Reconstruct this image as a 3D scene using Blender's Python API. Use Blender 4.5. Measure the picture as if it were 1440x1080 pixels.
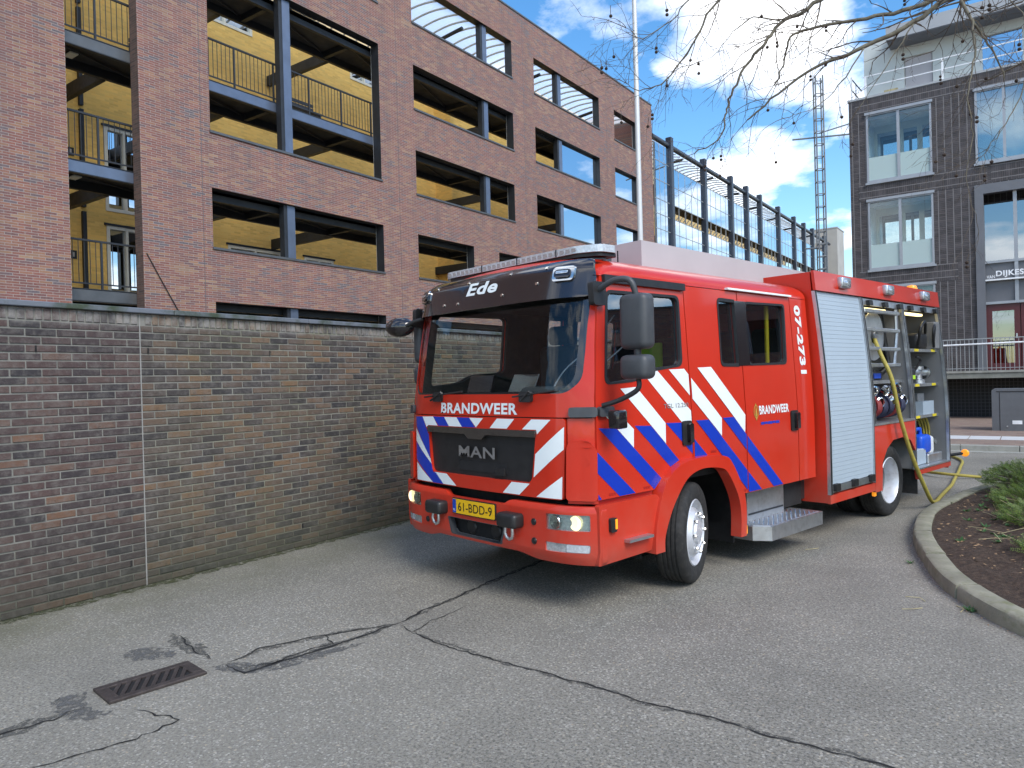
import bpy, bmesh, math, random
from mathutils import Vector, Matrix, geometry, noise
for o in list(bpy.data.objects): bpy.data.objects.remove(o)
SC = bpy.context.scene; COL = SC.collection
rad = math.radians; PI = math.pi; sin = math.sin; cos = math.cos
random.seed(7)
# ------------------------------------------------------------------ camera
# world axes: X away from the brick apartment block, Y along it, Z up; camera stands over the origin
YB = 0.6201; PITCH = -0.00413; ROLL = -0.02669; EYE = 1.68
def to_world(x, y, z=0.0): return Vector((x*cos(YB)-y*sin(YB), x*sin(YB)+y*cos(YB), z))
_f = Vector((0, cos(PITCH), sin(PITCH))); _r = Vector((1, 0, 0)); _u = _r.cross(_f)
_r, _u = cos(ROLL)*_r+sin(ROLL)*_u, -sin(ROLL)*_r+cos(ROLL)*_u
_r, _u, _f = [to_world(*v) for v in (_r, _u, _f)]
cam = bpy.data.cameras.new('camera'); camo = bpy.data.objects.new('camera', cam); COL.objects.link(camo)
m = Matrix((_r, _u, -_f)).transposed().to_4x4(); m.translation = (0, 0, EYE); camo.matrix_world = m
cam.sensor_width = 36; cam.lens = 1020.8/1440*36; cam.clip_end = 3000; cam.clip_start = .05
SC.camera = camo
# ------------------------------------------------------------------ world, sun, exposure
SUN_EL, SUN_DIR = rad(44), to_world(.48, -.88).normalized()      # sun behind thin cloud, behind the camera's right shoulder
W = bpy.data.worlds.new('World'); SC.world = W; W.use_nodes = True
nt = W.node_tree; nt.nodes.clear()
def wn(t, **k):
    n = nt.nodes.new(t)
    for a, b in k.items(): setattr(n, a, b)
    return n
out = wn('ShaderNodeOutputWorld'); bg = wn('ShaderNodeBackground'); bg.inputs[1].default_value = .115
sky = wn('ShaderNodeTexSky', sky_type='NISHITA', sun_disc=False, sun_elevation=SUN_EL, sun_rotation=math.atan2(SUN_DIR.x, SUN_DIR.y))
sky.air_density = 1.15; sky.dust_density = .4; sky.ozone_density = 2.0
tc = wn('ShaderNodeTexCoord'); sep = wn('ShaderNodeSeparateXYZ'); nt.links.new(tc.outputs['Generated'], sep.inputs[0])
def wmath(op, a, b=None):
    n = wn('ShaderNodeMath', operation=op)
    for i, v in enumerate((a, b)):
        if v is None: continue
        if isinstance(v, (int, float)): n.inputs[i].default_value = v
        else: nt.links.new(v, n.inputs[i])
    return n.outputs[0]
zz = wmath('ADD', wmath('MAXIMUM', sep.outputs[2], 0.0), .22)
cmb = wn('ShaderNodeCombineXYZ')
nt.links.new(wmath('DIVIDE', sep.outputs[0], zz), cmb.inputs[0]); nt.links.new(wmath('DIVIDE', sep.outputs[1], zz), cmb.inputs[1])
cmb.inputs[2].default_value = CLOUD_SEED = 3.7
cn = wn('ShaderNodeTexNoise'); cn.inputs['Scale'].default_value = 1.9; cn.inputs['Detail'].default_value = 9; cn.inputs['Roughness'].default_value = .55
nt.links.new(cmb.outputs[0], cn.inputs['Vector'])
cr = wn('ShaderNodeValToRGB'); cr.color_ramp.elements[0].position = .495; cr.color_ramp.elements[1].position = .61
nt.links.new(cn.outputs[0], cr.inputs[0])
cn2 = wn('ShaderNodeTexNoise'); cn2.inputs['Scale'].default_value = 3.1; cn2.inputs['Detail'].default_value = 6
nt.links.new(cmb.outputs[0], cn2.inputs['Vector'])
cs = wn('ShaderNodeValToRGB'); cs.color_ramp.elements[0].position = .35; cs.color_ramp.elements[1].position = .65
cs.color_ramp.elements[0].color = (6.4, 6.7, 7.3, 1); cs.color_ramp.elements[1].color = (8.9, 8.9, 8.9, 1)
nt.links.new(cn2.outputs[0], cs.inputs[0])
mx = wn('ShaderNodeMix', data_type='RGBA'); nt.links.new(cr.outputs[0], mx.inputs[0])
hs = wn('ShaderNodeHueSaturation'); hs.inputs['Saturation'].default_value = 1.32; hs.inputs['Value'].default_value = .94
nt.links.new(sky.outputs[0], hs.inputs['Color']); nt.links.new(hs.outputs[0], mx.inputs[6]); nt.links.new(cs.outputs[0], mx.inputs[7])
nt.links.new(mx.outputs[2], bg.inputs[0]); nt.links.new(bg.outputs[0], out.inputs[0])
sl = bpy.data.lights.new('sun', 'SUN'); sl.energy = 1.5; sl.angle = rad(28); sl.color = (1, .95, .88)
so = bpy.data.objects.new('sun', sl); COL.objects.link(so)
_d = Vector((SUN_DIR.x*cos(SUN_EL), SUN_DIR.y*cos(SUN_EL), sin(SUN_EL))); so.rotation_euler = _d.to_track_quat('Z', 'Y').to_euler(); so.location = (6, -6, 20)
SC.view_settings.view_transform = 'Standard'; SC.view_settings.look = 'None'; SC.view_settings.gamma = 1
SC.view_settings.use_curve_mapping = False; SC.view_settings.exposure = 1.16
# ------------------------------------------------------------------ node helper
class NG:
    def __init__(s, name):
        s.m = bpy.data.materials.new(name); s.m.use_nodes = True; s.t = s.m.node_tree; s.t.nodes.clear()
        s.out = s.n('ShaderNodeOutputMaterial'); s.b = s.n('ShaderNodeBsdfPrincipled'); s.l(s.b.outputs[0], s.out.inputs[0]); s._co = None
    def n(s, t, **k):
        x = s.t.nodes.new(t)
        for a, b in k.items(): setattr(x, a, b)
        return x
    def l(s, a, b): s.t.links.new(a, b)
    def put(s, sock, v):
        if isinstance(v, (int, float)): sock.default_value = v
        elif isinstance(v, (tuple, list)): sock.default_value = tuple(v)+((1,) if len(v) == 3 and sock.type == 'RGBA' else ())
        else: s.l(v, sock)
    def math(s, op, a, b=None, c=None):
        x = s.n('ShaderNodeMath', operation=op)
        for i, v in enumerate((a, b, c)):
            if v is not None: s.put(x.inputs[i], v)
        return x.outputs[0]
    def co(s):
        if not s._co: s._co = s.n('ShaderNodeTexCoord').outputs['Object']
        return s._co
    def wco(s): return s.n('ShaderNodeNewGeometry').outputs['Position']
    def sep(s, v):
        x = s.n('ShaderNodeSeparateXYZ'); s.l(v, x.inputs[0]); return x.outputs
    def comb(s, a, b, c=0.0):
        x = s.n('ShaderNodeCombineXYZ')
        for i, v in enumerate((a, b, c)): s.put(x.inputs[i], v)
        return x.outputs[0]
    def noise(s, scale, detail=4, rough=.55, vec=None, dist=0.0):
        x = s.n('ShaderNodeTexNoise'); s.l(vec if vec is not None else s.co(), x.inputs['Vector'])
        x.inputs['Scale'].default_value = scale; x.inputs['Detail'].default_value = detail; x.inputs['Roughness'].default_value = rough
        x.inputs['Distortion'].default_value = dist; return x.outputs[0]
    def voro(s, scale, vec=None, out='Distance', **k):
        x = s.n('ShaderNodeTexVoronoi', **k); s.l(vec if vec is not None else s.co(), x.inputs['Vector']); x.inputs['Scale'].default_value = scale
        return x.outputs[out]
    def white(s, vec):
        x = s.n('ShaderNodeTexWhiteNoise'); s.l(vec, x.inputs['Vector']); return x.outputs['Value']
    def ramp(s, f, stops, interp='LINEAR'):
        x = s.n('ShaderNodeValToRGB'); e = x.color_ramp.elements; x.color_ramp.interpolation = interp
        while len(e) < len(stops): e.new(.5)
        for q, (p, c) in zip(e, stops):
            q.position = p; q.color = (c, c, c, 1) if isinstance(c, (int, float)) else tuple(c)+(1,)
        s.l(f, x.inputs[0]); return x.outputs[0]
    def mix(s, f, a, b, mode='MIX'):
        x = s.n('ShaderNodeMix', data_type='RGBA', blend_type=mode); s.put(x.inputs[0], f); s.put(x.inputs[6], a); s.put(x.inputs[7], b); return x.outputs[2]
    def bump(s, h, strength=.3, dist=.01):
        x = s.n('ShaderNodeBump'); x.inputs['Strength'].default_value = strength; x.inputs['Distance'].default_value = dist; s.l(h, x.inputs['Height'])
        s.l(x.outputs[0], s.b.inputs['Normal'])
    def set(s, **k):
        for a, v in k.items(): s.put(s.b.inputs[a.replace('_', ' ')], v)
        return s
M = {}
def simple(name, col, rough=.5, metal=0.0, var=.12, scale=6.0, coat=0.0, bump=0.0, bscale=60, dirt=None, emit=None, es=0, spec=.5):
    g = NG(name); f = g.noise(scale, 5)
    c = g.mix(g.ramp(f, [(.3, 0.), (.7, 1.)]), tuple(x*(1-var) for x in col), tuple(min(1, x*(1+var)) for x in col))
    if dirt:
        c = g.mix(g.ramp(g.noise(scale*2.3, 8, .65), [(.5, 0.), (.75, dirt[1])]), c, dirt[0])
    g.set(Base_Color=c, Metallic=metal, Coat_Weight=coat, Coat_Roughness=.04)
    g.b.inputs['Specular IOR Level'].default_value = spec
    g.set(Roughness=g.ramp(g.noise(scale*1.7, 5), [(.3, max(0, rough*.85)), (.7, min(1, rough*1.15))]))
    if bump: g.bump(g.noise(bscale, 3), bump, .01)
    if emit: g.set(Emission_Color=emit, Emission_Strength=es)
    M[name] = g.m; return g.m
g = NG('red'); p = g.sep(g.co()); nz = g.noise(3.5, 7, .7); lowz = g.ramp(g.math('MULTIPLY', p[2], .5), [(.15, 1.), (.28, .55), (.50, .12), (1.0, .05)])
dust = g.math('MULTIPLY', g.math('MULTIPLY', lowz, g.ramp(nz, [(.35, .25), (.7, 1.)])), .42)
c = g.mix(g.ramp(g.noise(1.4, 4), [(.3, 0.), (.7, 1.)]), (.49, .021, .007), (.55, .026, .009)); c = g.mix(dust, c, (.27, .17, .125))
g.set(Base_Color=c, Roughness=g.ramp(dust, [(0, .30), (.4, .65)]), Coat_Weight=g.ramp(dust, [(0, .5), (.3, .12)]), Coat_Roughness=g.ramp(nz, [(.3, .03), (.7, .10)])); g.b.inputs['Specular IOR Level'].default_value = .25; g.bump(g.noise(2.2, 3, .5), .045, .05); M['red'] = g.m
simple('dark_red', (.36, .018, .014), .38, 0, .08, 2, coat=.4)
simple('blue', (.003, .034, .40), .35, 0, .06, 3, coat=.3)
simple('white_film', (.74, .79, .80), .35, 0, .04, 3, coat=.2)
simple('black_gloss', (.012, .010, .012), .16, 0, .1, 3, coat=.7)
simple('black_plastic', (.016, .016, .017), .45, 0, .2, 12)
simple('grey_plastic', (.052, .056, .062), .48, 0, .12, 12, bump=.08, bscale=300)
simple('dark_void', (.010, .010, .011), .9, 0, .2)
simple('chrome', (.62, .62, .60), .14, 1, .1, 8)
simple('smoke_chrome', (.20, .19, .18), .22, .9, .15, 8)
simple('alu', (.58, .60, .62), .36, .9, .08, 9, dirt=((.30, .30, .29), .5))
simple('alu_tread', (.50, .52, .54), .4, .9, .1, 30)
simple('shutter', (.40, .48, .55), .42, .1, .03, 2, dirt=((.37, .44, .50), .3))
simple('roof_grey', (.44, .42, .43), .5, 0, .05, 2)
simple('rib_pale', (.5, .52, .52), .5)
simple('comp_grey', (.22, .22, .22), .6, .2, .12, 3)
simple('rubber', (.017, .017, .017), .82, 0, .3, 12, dirt=((.06, .057, .05), .55), bump=.1, bscale=90)
simple('rim', (.62, .64, .68), .38, .35, .08, 7, dirt=((.22, .2, .18), .45))
simple('hose_yellow', (.36, .30, .055), .6, 0, .15, 15, dirt=((.20, .16, .05), .7), bump=.2, bscale=220)
simple('hub_shaded_grey', (.13, .13, .135), .5, .4, .2, 8)  # hub grey, darkened further for the shade inside the wheel dish
simple('hose_red', (.20, .018, .02), .7, 0, .2, 20)
simple('hose_navy', (.02, .025, .06), .75, 0, .25, 20)
simple('plate_yellow', (.78, .46, .01), .4, 0, .03, 3)
simple('plate_blue', (.01, .06, .40), .4)
simple('ink', (.008, .008, .008), .5)
simple('jug_blue', (.01, .09, .62), .4)
simple('jug_white', (.7, .72, .72), .45)
simple('yellow_mark', (.75, .60, .02), .5)
simple('hi_vis', (.45, .75, .03), .6)
simple('seat', (.018, .019, .022), .85)
simple('dash', (.035, .037, .04), .7, bump=.1)
simple('amber', (.85, .30, .02), .25, 0, .05, coat=.5, emit=(1, .32, .02), es=.35)
simple('lamp_on', (.9, .8, .6), .2, 0, .05, 20, coat=.6, emit=(1, .74, .36), es=.75)
simple('lamp_strip', (.9, .85, .6), .3, 0, .05, emit=(1, .80, .38), es=1.3)
simple('lens', (.55, .58, .60), .12, .6, .25, 60, coat=.8)
simple('lens_white', (.50, .53, .56), .2, .2, .2, 50, coat=.6)
simple('gold', (.42, .26, .05), .5)
simple('dark_steel', (.026, .030, .037), .5, .3, .2, 4)
simple('blue_steel_skylit', (.13, .16, .22), .34, .5, .12, 3)  # blue steel, lightened to carry the sky's reflection in its colour
simple('deck_under_shaded', (.03, .031, .033), .8, 0, .3, 2)  # near-black: the shade beneath the decks is put into the colour
simple('sill_metal', (.11, .115, .12), .45, .5, .15, 3)
simple('white_frame', (.66, .65, .58), .5, 0, .05, 4)
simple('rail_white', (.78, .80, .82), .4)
simple('alu_frame', (.34, .355, .38), .42, .4, .06, 4)
simple('panel_grey', (.145, .15, .165), .5, .2, .08, 2)
simple('maroon', (.085, .014, .018), .4, 0, .1, 3)
simple('white_wall', (.56, .60, .58), .7, 0, .06, 1.2, dirt=((.42, .45, .43), .5))
simple('fascia', (.36, .38, .40), .6, 0, .05, 1)
simple('pole_white', (.60, .61, .60), .45, .2, .06, 3)
simple('galv', (.36, .37, .37), .5, .6, .15, 8)
simple('joint_grey', (.26, .255, .24), .85)
simple('mast_steel', (.17, .18, .19), .55, .4, .2, 6)
simple('container_grey', (.125, .13, .14), .5, .25, .07, 3, dirt=((.09, .09, .09), .4))
simple('slab_conc', (.20, .205, .18), .85, 0, .2, 3, dirt=((.10, .115, .08), .6), bump=.2)
simple('tower_conc', (.36, .35, .33), .85, 0, .12, .6)
simple('iron', (.062, .050, .046), .62, .4, .3, 25, dirt=((.085, .065, .052), .6), bump=.25, bscale=120)
simple('crack', (.012, .012, .012), .95, 0, .4, 30)
def patchy(name, col, scale, lo, hi):
    g = NG(name); w = g.wco(); g.set(Base_Color=g.mix(g.noise(40, 4, vec=w), tuple(x*.7 for x in col), tuple(x*1.3 for x in col)), Roughness=.9); g.bump(g.noise(90, 4, vec=w), .5, .006)
    t = g.n('ShaderNodeBsdfTransparent'); q = g.n('ShaderNodeMixShader'); g.l(g.ramp(g.noise(scale, 7, .75, w), [(lo, 0.), (hi, 1.)]), q.inputs[0]); g.l(t.outputs[0], q.inputs[1]); g.l(g.b.outputs[0], q.inputs[2]); g.l(q.outputs[0], g.out.inputs[0]); M[name] = g.m
patchy('tar', (.105, .104, .100), 16, .42, .58); patchy('crumble', (.085, .083, .074), 26, .44, .56); patchy('foot_moss', (.055, .062, .022), 18, .40, .60)
simple('kerb', (.23, .222, .165), .9, 0, .25, 5, dirt=((.13, .14, .055), .85), bump=.4, bscale=70)
simple('kerb_far', (.30, .30, .27), .9, 0, .15, 3, dirt=((.12, .13, .09), .6))
simple('tactile', (.52, .53, .53), .8, 0, .06, 4)
simple('bark', (.13, .115, .085), .9, 0, .35, 14, dirt=((.16, .17, .10), .6), bump=.4, bscale=50)
simple('twig', (.085, .066, .048), .9, 0, .3, 8)
simple('seed', (.040, .026, .018), .95, 0, .3, 90, bump=.5, bscale=400)
simple('dead_leaf', (.30, .19, .10), .8, 0, .4, 30)
simple('straw', (.40, .35, .20), .85, 0, .3, 9)
simple('yellow_paint', (.6, .43, .02), .5)
def leaf_mat(name, c1, c2, tr=.3):
    g = NG(name); oi = g.n('ShaderNodeNewGeometry').outputs['Random Per Island']
    c = g.mix(oi, c1, c2); g.set(Base_Color=c, Roughness=.5)
    t = g.n('ShaderNodeBsdfTranslucent'); g.l(c, t.inputs[0]); mxs = g.n('ShaderNodeMixShader'); mxs.inputs[0].default_value = tr
    g.l(g.b.outputs[0], mxs.inputs[1]); g.l(t.outputs[0], mxs.inputs[2]); g.l(mxs.outputs[0], g.out.inputs[0]); M[name] = g.m
simple('bounce_floor', (.42, .41, .39), .8); simple('post_steel', (.045, .055, .075), .4, .4, .12, 3)  # first one: pale tone for unseen floors that bounce light onto the yellow walls
leaf_mat('needle', (.045, .105, .020), (.20, .27, .055)); leaf_mat('weed', (.035, .10, .025), (.09, .20, .06))
def glass(name, tint, refl=1.0, rough=0.0, base=.04):
    g = NG(name); g.t.nodes.remove(g.b)
    fr = g.n('ShaderNodeLayerWeight'); fr.inputs[0].default_value = .5
    f = g.math('MINIMUM', g.math('ADD', g.math('MULTIPLY', g.math('ADD', g.math('MULTIPLY', g.math('POWER', fr.outputs['Facing'], 5.0), .96), .045), refl), base), 1.0)
    tr = g.n('ShaderNodeBsdfTransparent'); tr.inputs[0].default_value = (*tint, 1)
    gl = g.n('ShaderNodeBsdfGlossy'); gl.inputs['Roughness'].default_value = rough; gl.inputs[0].default_value = (.84, .92, 1, 1)
    mm = g.n('ShaderNodeMixShader'); g.l(f, mm.inputs[0]); g.l(tr.outputs[0], mm.inputs[1]); g.l(gl.outputs[0], mm.inputs[2])
    g.l(mm.outputs[0], g.out.inputs[0]); M[name] = g.m
glass('windscreen', (.84, .90, .88), .8, 0, .0); glass('clear_glass', (.92, .95, .94), .5, 0, .0)
glass('cab_glass', (.60, .64, .64), 1.6, 0, .16)
glass('facade_glass', (.10, .14, .18), 1.0, .004, .62)
glass('loggia_glass', (.90, .95, .94), .6, 0, .02)
glass('pale_glass', (.72, .82, .80), .8, 0, .18)
glass('inner_glass', (.15, .17, .18), 1.0, .01, .55)
glass('dark_glass', (.20, .26, .27), 1.0, .01, .25)
def frosted(name, col, tr):
    g = NG(name); g.set(Base_Color=col, Roughness=.25)
    t = g.n('ShaderNodeBsdfTranslucent'); t.inputs[0].default_value = (*col, 1); q = g.n('ShaderNodeMixShader'); q.inputs[0].default_value = tr
    g.l(g.b.outputs[0], q.inputs[1]); g.l(t.outputs[0], q.inputs[2]); g.l(q.outputs[0], g.out.inputs[0]); M[name] = g.m
frosted('frost', (.62, .75, .74), .4); M['roof_sheet'] = None; g = NG('roof_sheet'); g.t.nodes.remove(g.b); t1 = g.n('ShaderNodeBsdfTransparent'); t1.inputs[0].default_value = (.9, .95, .97, 1); t2 = g.n('ShaderNodeBsdfTranslucent'); t2.inputs[0].default_value = (.9, .93, .95, 1); q = g.n('ShaderNodeMixShader'); q.inputs[0].default_value = .5; g.l(t1.outputs[0], q.inputs[1]); g.l(t2.outputs[0], q.inputs[2]); g.l(q.outputs[0], g.out.inputs[0]); M['roof_sheet'] = g.m
# masonry: per-brick random value and a joint mask from running metres (a along, b up)
def masonry(g, a, b, w, h, joint, offset=.5):
    row = g.math('FLOOR', g.math('DIVIDE', b, h))
    sh = g.math('MULTIPLY', g.math('MODULO', g.math('ABSOLUTE', row), 2.0), offset) if offset else 0.0
    aa = g.math('ADD', g.math('DIVIDE', a, w), sh); colm = g.math('FLOOR', aa)
    fa = g.math('MULTIPLY', g.math('FRACT', aa), w); fb = g.math('MULTIPLY', g.math('FRACT', g.math('DIVIDE', b, h)), h)
    mk = g.math('MAXIMUM', g.math('LESS_THAN', fa, joint), g.math('LESS_THAN', fb, joint))
    rnd = g.white(g.comb(colm, row, 0.3)); rnd2 = g.white(g.comb(row, colm, 7.7))
    return rnd, rnd2, mk
def brick_mat(name, axis, w, h, joint, stops, mortar, offset=.5, rough=.85, big=None, bstr=.35):
    g = NG(name); p = g.sep(g.co()); a, b = p[{'x': 0, 'y': 1, 'z': 2}[axis[0]]], p[{'x': 0, 'y': 1, 'z': 2}[axis[1]]]
    r1, r2, mk = masonry(g, g.math('ADD', a, 200.0), g.math('ADD', b, 50.0), w, h, joint, offset)
    f = r1
    if big:   # colour batches drift over the wall
        f = g.math('ADD', g.math('MULTIPLY', r1, .78), g.math('MULTIPLY', g.ramp(g.noise(big, 3, vec=g.comb(a, g.math('MULTIPLY', b, 3.0))), [(.3, 0.), (.7, 1.)]), .22))
    c = g.ramp(f, stops); c = g.mix(g.math('MULTIPLY', r2, .22), c, (.03, .026, .026))
    c = g.mix(g.ramp(g.noise(30, 4), [(.4, 0.), (.8, .3)]), c, mortar)
    c = g.mix(mk, c, mortar); g.set(Base_Color=c, Roughness=rough)
    if big:
        st = g.ramp(g.noise(1.0, 6, .6, g.comb(g.math('MULTIPLY', a, 2.2), g.math('MULTIPLY', b, .18), 0.0)), [(.45, 0.), (.7, .30)])
        c = g.mix(st, c, (.10, .085, .085)); g.set(Base_Color=c)
    g.bump(g.math('ADD', g.math('SUBTRACT', 1.0, mk), g.math('MULTIPLY', g.noise(120, 2), .3)), bstr, .008)
    M[name] = g.m
RED = [(0, (.085, .085, .105)), (.14, (.13, .09, .10)), (.22, (.16, .065, .060)), (.45, (.22, .072, .056)), (.66, (.25, .095, .066)), (.84, (.29, .140, .078)), (1, (.34, .215, .125))]
brick_mat('facade_brick', 'yz', .235, .052, .010, RED, (.30, .265, .24), big=.35)
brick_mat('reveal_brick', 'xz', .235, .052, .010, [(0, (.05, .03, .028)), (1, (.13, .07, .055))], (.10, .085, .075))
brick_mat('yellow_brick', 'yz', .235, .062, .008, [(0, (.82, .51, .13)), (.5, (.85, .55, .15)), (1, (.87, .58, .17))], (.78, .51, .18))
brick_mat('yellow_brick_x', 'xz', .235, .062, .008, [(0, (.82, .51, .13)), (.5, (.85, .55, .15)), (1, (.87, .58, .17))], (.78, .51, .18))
DK = [(0, (.036, .030, .031)), (.6, (.058, .048, .049)), (1, (.080, .067, .067))]
def dark_tile(name, w, h, jv, jh, vert):
    g = NG(name); p = g.sep(g.co()); a = g.math('ADD', p[0], 100.0); b = g.math('ADD', p[2], 20.0)
    if vert: a, b = b, a
    fa = g.math('MULTIPLY', g.math('FRACT', g.math('DIVIDE', a, w)), w); fb = g.math('MULTIPLY', g.math('FRACT', g.math('DIVIDE', b, h)), h)
    rv = g.white(g.comb(g.math('FLOOR', g.math('DIVIDE', a, w)), g.math('FLOOR', g.math('DIVIDE', b, h)), .1))
    c = g.ramp(rv, DK); light = g.math('LESS_THAN', fa, jv); dk = g.math('LESS_THAN', fb, jh)
    c = g.mix(dk, c, (.016, .015, .016)); c = g.mix(g.ramp(g.noise(3, 4, vec=g.comb(p[0], p[2], 0.0)), [(.4, 0.), (.7, .35)]), c, (.13, .12, .13)); c = g.mix(light, c, (.17, .16, .16))
    g.set(Base_Color=c, Roughness=.55); g.bump(g.math('SUBTRACT', 1.0, g.math('MAXIMUM', light, dk)), .5, .012); M[name] = g.m
dark_tile('dark_brick', .215, .060, .026, .018, False); dark_tile('dark_soldier', .215, .060, .026, .018, True)
brick_mat('pavers', 'xy', .21, .07, .008, [(0, (.22, .14, .115)), (.5, (.27, .19, .15)), (1, (.30, .235, .18))], (.16, .14, .12))
def wall_brick(name, per_object):
    g = NG(name)
    v = g.n('ShaderNodeObjectInfo').outputs['Random'] if per_object else g.n('ShaderNodeNewGeometry').outputs['Random Per Island']
    w = g.wco(); p = g.sep(w)
    left = g.ramp(v, [(0, (.034, .030, .033)), (.3, (.058, .042, .042)), (.6, (.080, .050, .046)), (.9, (.105, .070, .060)), (1, (.15, .080, .050))])
    right = g.ramp(v, [(0, (.032, .030, .033)), (.3, (.066, .054, .049)), (.6, (.095, .068, .053)), (.85, (.135, .090, .060)), (1, (.165, .100, .055))])
    c = g.mix(g.math('GREATER_THAN', p[1], 3.24), left, right)
    c = g.mix(g.ramp(g.noise(14, 6, .7, w), [(.45, 0.), (.72, .6)]), c, (.17, .155, .14)); c = g.mix(g.ramp(g.noise(20, 5, .7, w), [(.30, .55), (.46, 0.)]), c, (.026, .024, .026))
    low = g.ramp(p[2], [(.0, 1.), (.35, .35), (.9, .0)])
    moss = g.math('MULTIPLY', g.ramp(g.noise(1.3, 6, .7, w), [(.42, 0.), (.62, 1.)]), g.ramp(g.math('MULTIPLY', p[1], .1), [(.30, .05), (.36, .8)]))
    c = g.mix(g.math('MULTIPLY', moss, .12), c, (.12, .115, .040)); c = g.mix(g.math('MULTIPLY', low, .6), c, (.045, .048, .030))
    c = g.mix(g.math('MULTIPLY', g.ramp(g.math('MULTIPLY', p[2], .4), [(.885, 0.), (.90, 1.)]), g.ramp(g.noise(4, 6, .7, w), [(.42, .1), (.62, .75)])), c, (.30, .29, .27))
    g.set(Base_Color=c, Roughness=.88); g.bump(g.noise(55, 6, .7, w), .8, .008); M[name] = g.m
wall_brick('wall_brick', True); wall_brick('wall_brick_far', False)
g = NG('wall_mortar'); w = g.wco(); p = g.sep(w)
c = g.ramp(g.noise(5, 6, .6, w), [(.3, (.155, .15, .135)), (.7, (.245, .24, .215))])
c = g.mix(g.math('MULTIPLY', g.ramp(g.noise(1.3, 6, .7, w), [(.40, 0.), (.6, .8)]), g.ramp(g.math('MULTIPLY', p[1], .1), [(.30, .03), (.38, .35)])), c, (.17, .18, .05))
c = g.mix(g.ramp(p[2], [(0, .85), (.25, .3), (.7, 0.)]), c, (.04, .045, .025)); g.set(Base_Color=c, Roughness=.95); g.bump(g.noise(150, 3, vec=w), .5, .004); M['wall_mortar'] = g.m
g = NG('coping'); w = g.wco(); c = g.mix(g.ramp(g.noise(1.6, 7, .7, w), [(.45, 0.), (.6, .9)]), (.135, .15, .175), (.035, .05, .018))
g.set(Base_Color=c, Roughness=.5); g.bump(g.noise(40, 4, vec=w), .2, .005); M['coping'] = g.m
# asphalt with pale chippings
g = NG('asphalt'); w = g.wco(); p = g.sep(w)
vd = g.n('ShaderNodeTexVoronoi'); g.l(w, vd.inputs['Vector']); vd.inputs['Scale'].default_value = 62
cr_ = g.sep(vd.outputs['Color']); stone = g.math('MULTIPLY', g.math('LESS_THAN', vd.outputs['Distance'], .40), g.math('GREATER_THAN', cr_[0], .25))
vd2 = g.n('ShaderNodeTexVoronoi'); g.l(w, vd2.inputs['Vector']); vd2.inputs['Scale'].default_value = 140
c2_ = g.sep(vd2.outputs['Color']); st2 = g.math('MULTIPLY', g.math('LESS_THAN', vd2.outputs['Distance'], .42), g.math('GREATER_THAN', c2_[1], .45))
base = g.ramp(g.noise(1.1, 7, .62, w), [(.30, (.180, .168, .138)), (.55, (.228, .213, .174)), (.75, (.268, .248, .200))])
base = g.mix(g.ramp(g.noise(60, 3, .6, w), [(.38, .75), (.55, 0.)]), base, (.045, .045, .043))
tone = g.ramp(cr_[1], [(0, (.20, .195, .18)), (.5, (.33, .32, .285)), (.9, (.52, .50, .44)), (1, (.44, .35, .23))])
base = g.mix(g.ramp(g.noise(.8, 6, .68, w), [(.50, 0.), (.72, .38)]), base, (.075, .073, .066)); base = g.mix(g.ramp(g.noise(.28, 3, .5, w), [(.45, 0.), (.65, .3)]), base, (.29, .27, .225))
wear = g.ramp(g.noise(.55, 5, .6, w), [(.35, .35), (.65, 1.)])
c = g.mix(g.math('MULTIPLY', st2, .5), base, (.30, .295, .265)); c = g.mix(g.math('MULTIPLY', g.math('MULTIPLY', stone, wear), .85), c, tone)
wallside = g.ramp(g.math('MULTIPLY', g.math('ADD', p[0], 6.3), .5), [(0, 1.), (.25, .75), (.7, .0)])
c = g.mix(g.math('MULTIPLY', g.math('MULTIPLY', wallside, g.ramp(g.noise(1.7, 6, .65, w), [(.3, .1), (.65, 1.)])), .55), c, (.085, .090, .035))
g.set(Base_Color=c, Roughness=.86); g.bump(g.math('ADD', g.math('MULTIPLY', stone, .7), g.math('ADD', g.math('MULTIPLY', st2, .35), g.noise(120, 3, vec=w))), .55, .006); M['asphalt'] = g.m
g = NG('soil'); w = g.wco(); c = g.ramp(g.noise(22, 8, .7, w), [(.3, (.024, .015, .010)), (.5, (.070, .044, .028)), (.66, (.125, .083, .053)), (.8, (.22, .165, .11))])
g.set(Base_Color=c, Roughness=.95); g.bump(g.noise(45, 8, .7, w), 1.0, .04); M['soil'] = g.m
g = NG('mesh_grid'); p = g.sep(g.co())
mk = g.math('MAXIMUM', g.math('LESS_THAN', g.math('FRACT', g.math('MULTIPLY', p[0], 9.0)), .16), g.math('LESS_THAN', g.math('FRACT', g.math('MULTIPLY', p[2], 9.0)), .14))
g.set(Base_Color=g.mix(mk, (.004, .004, .005), (.045, .047, .052)), Roughness=.6); M['mesh_grid'] = g.m
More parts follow.
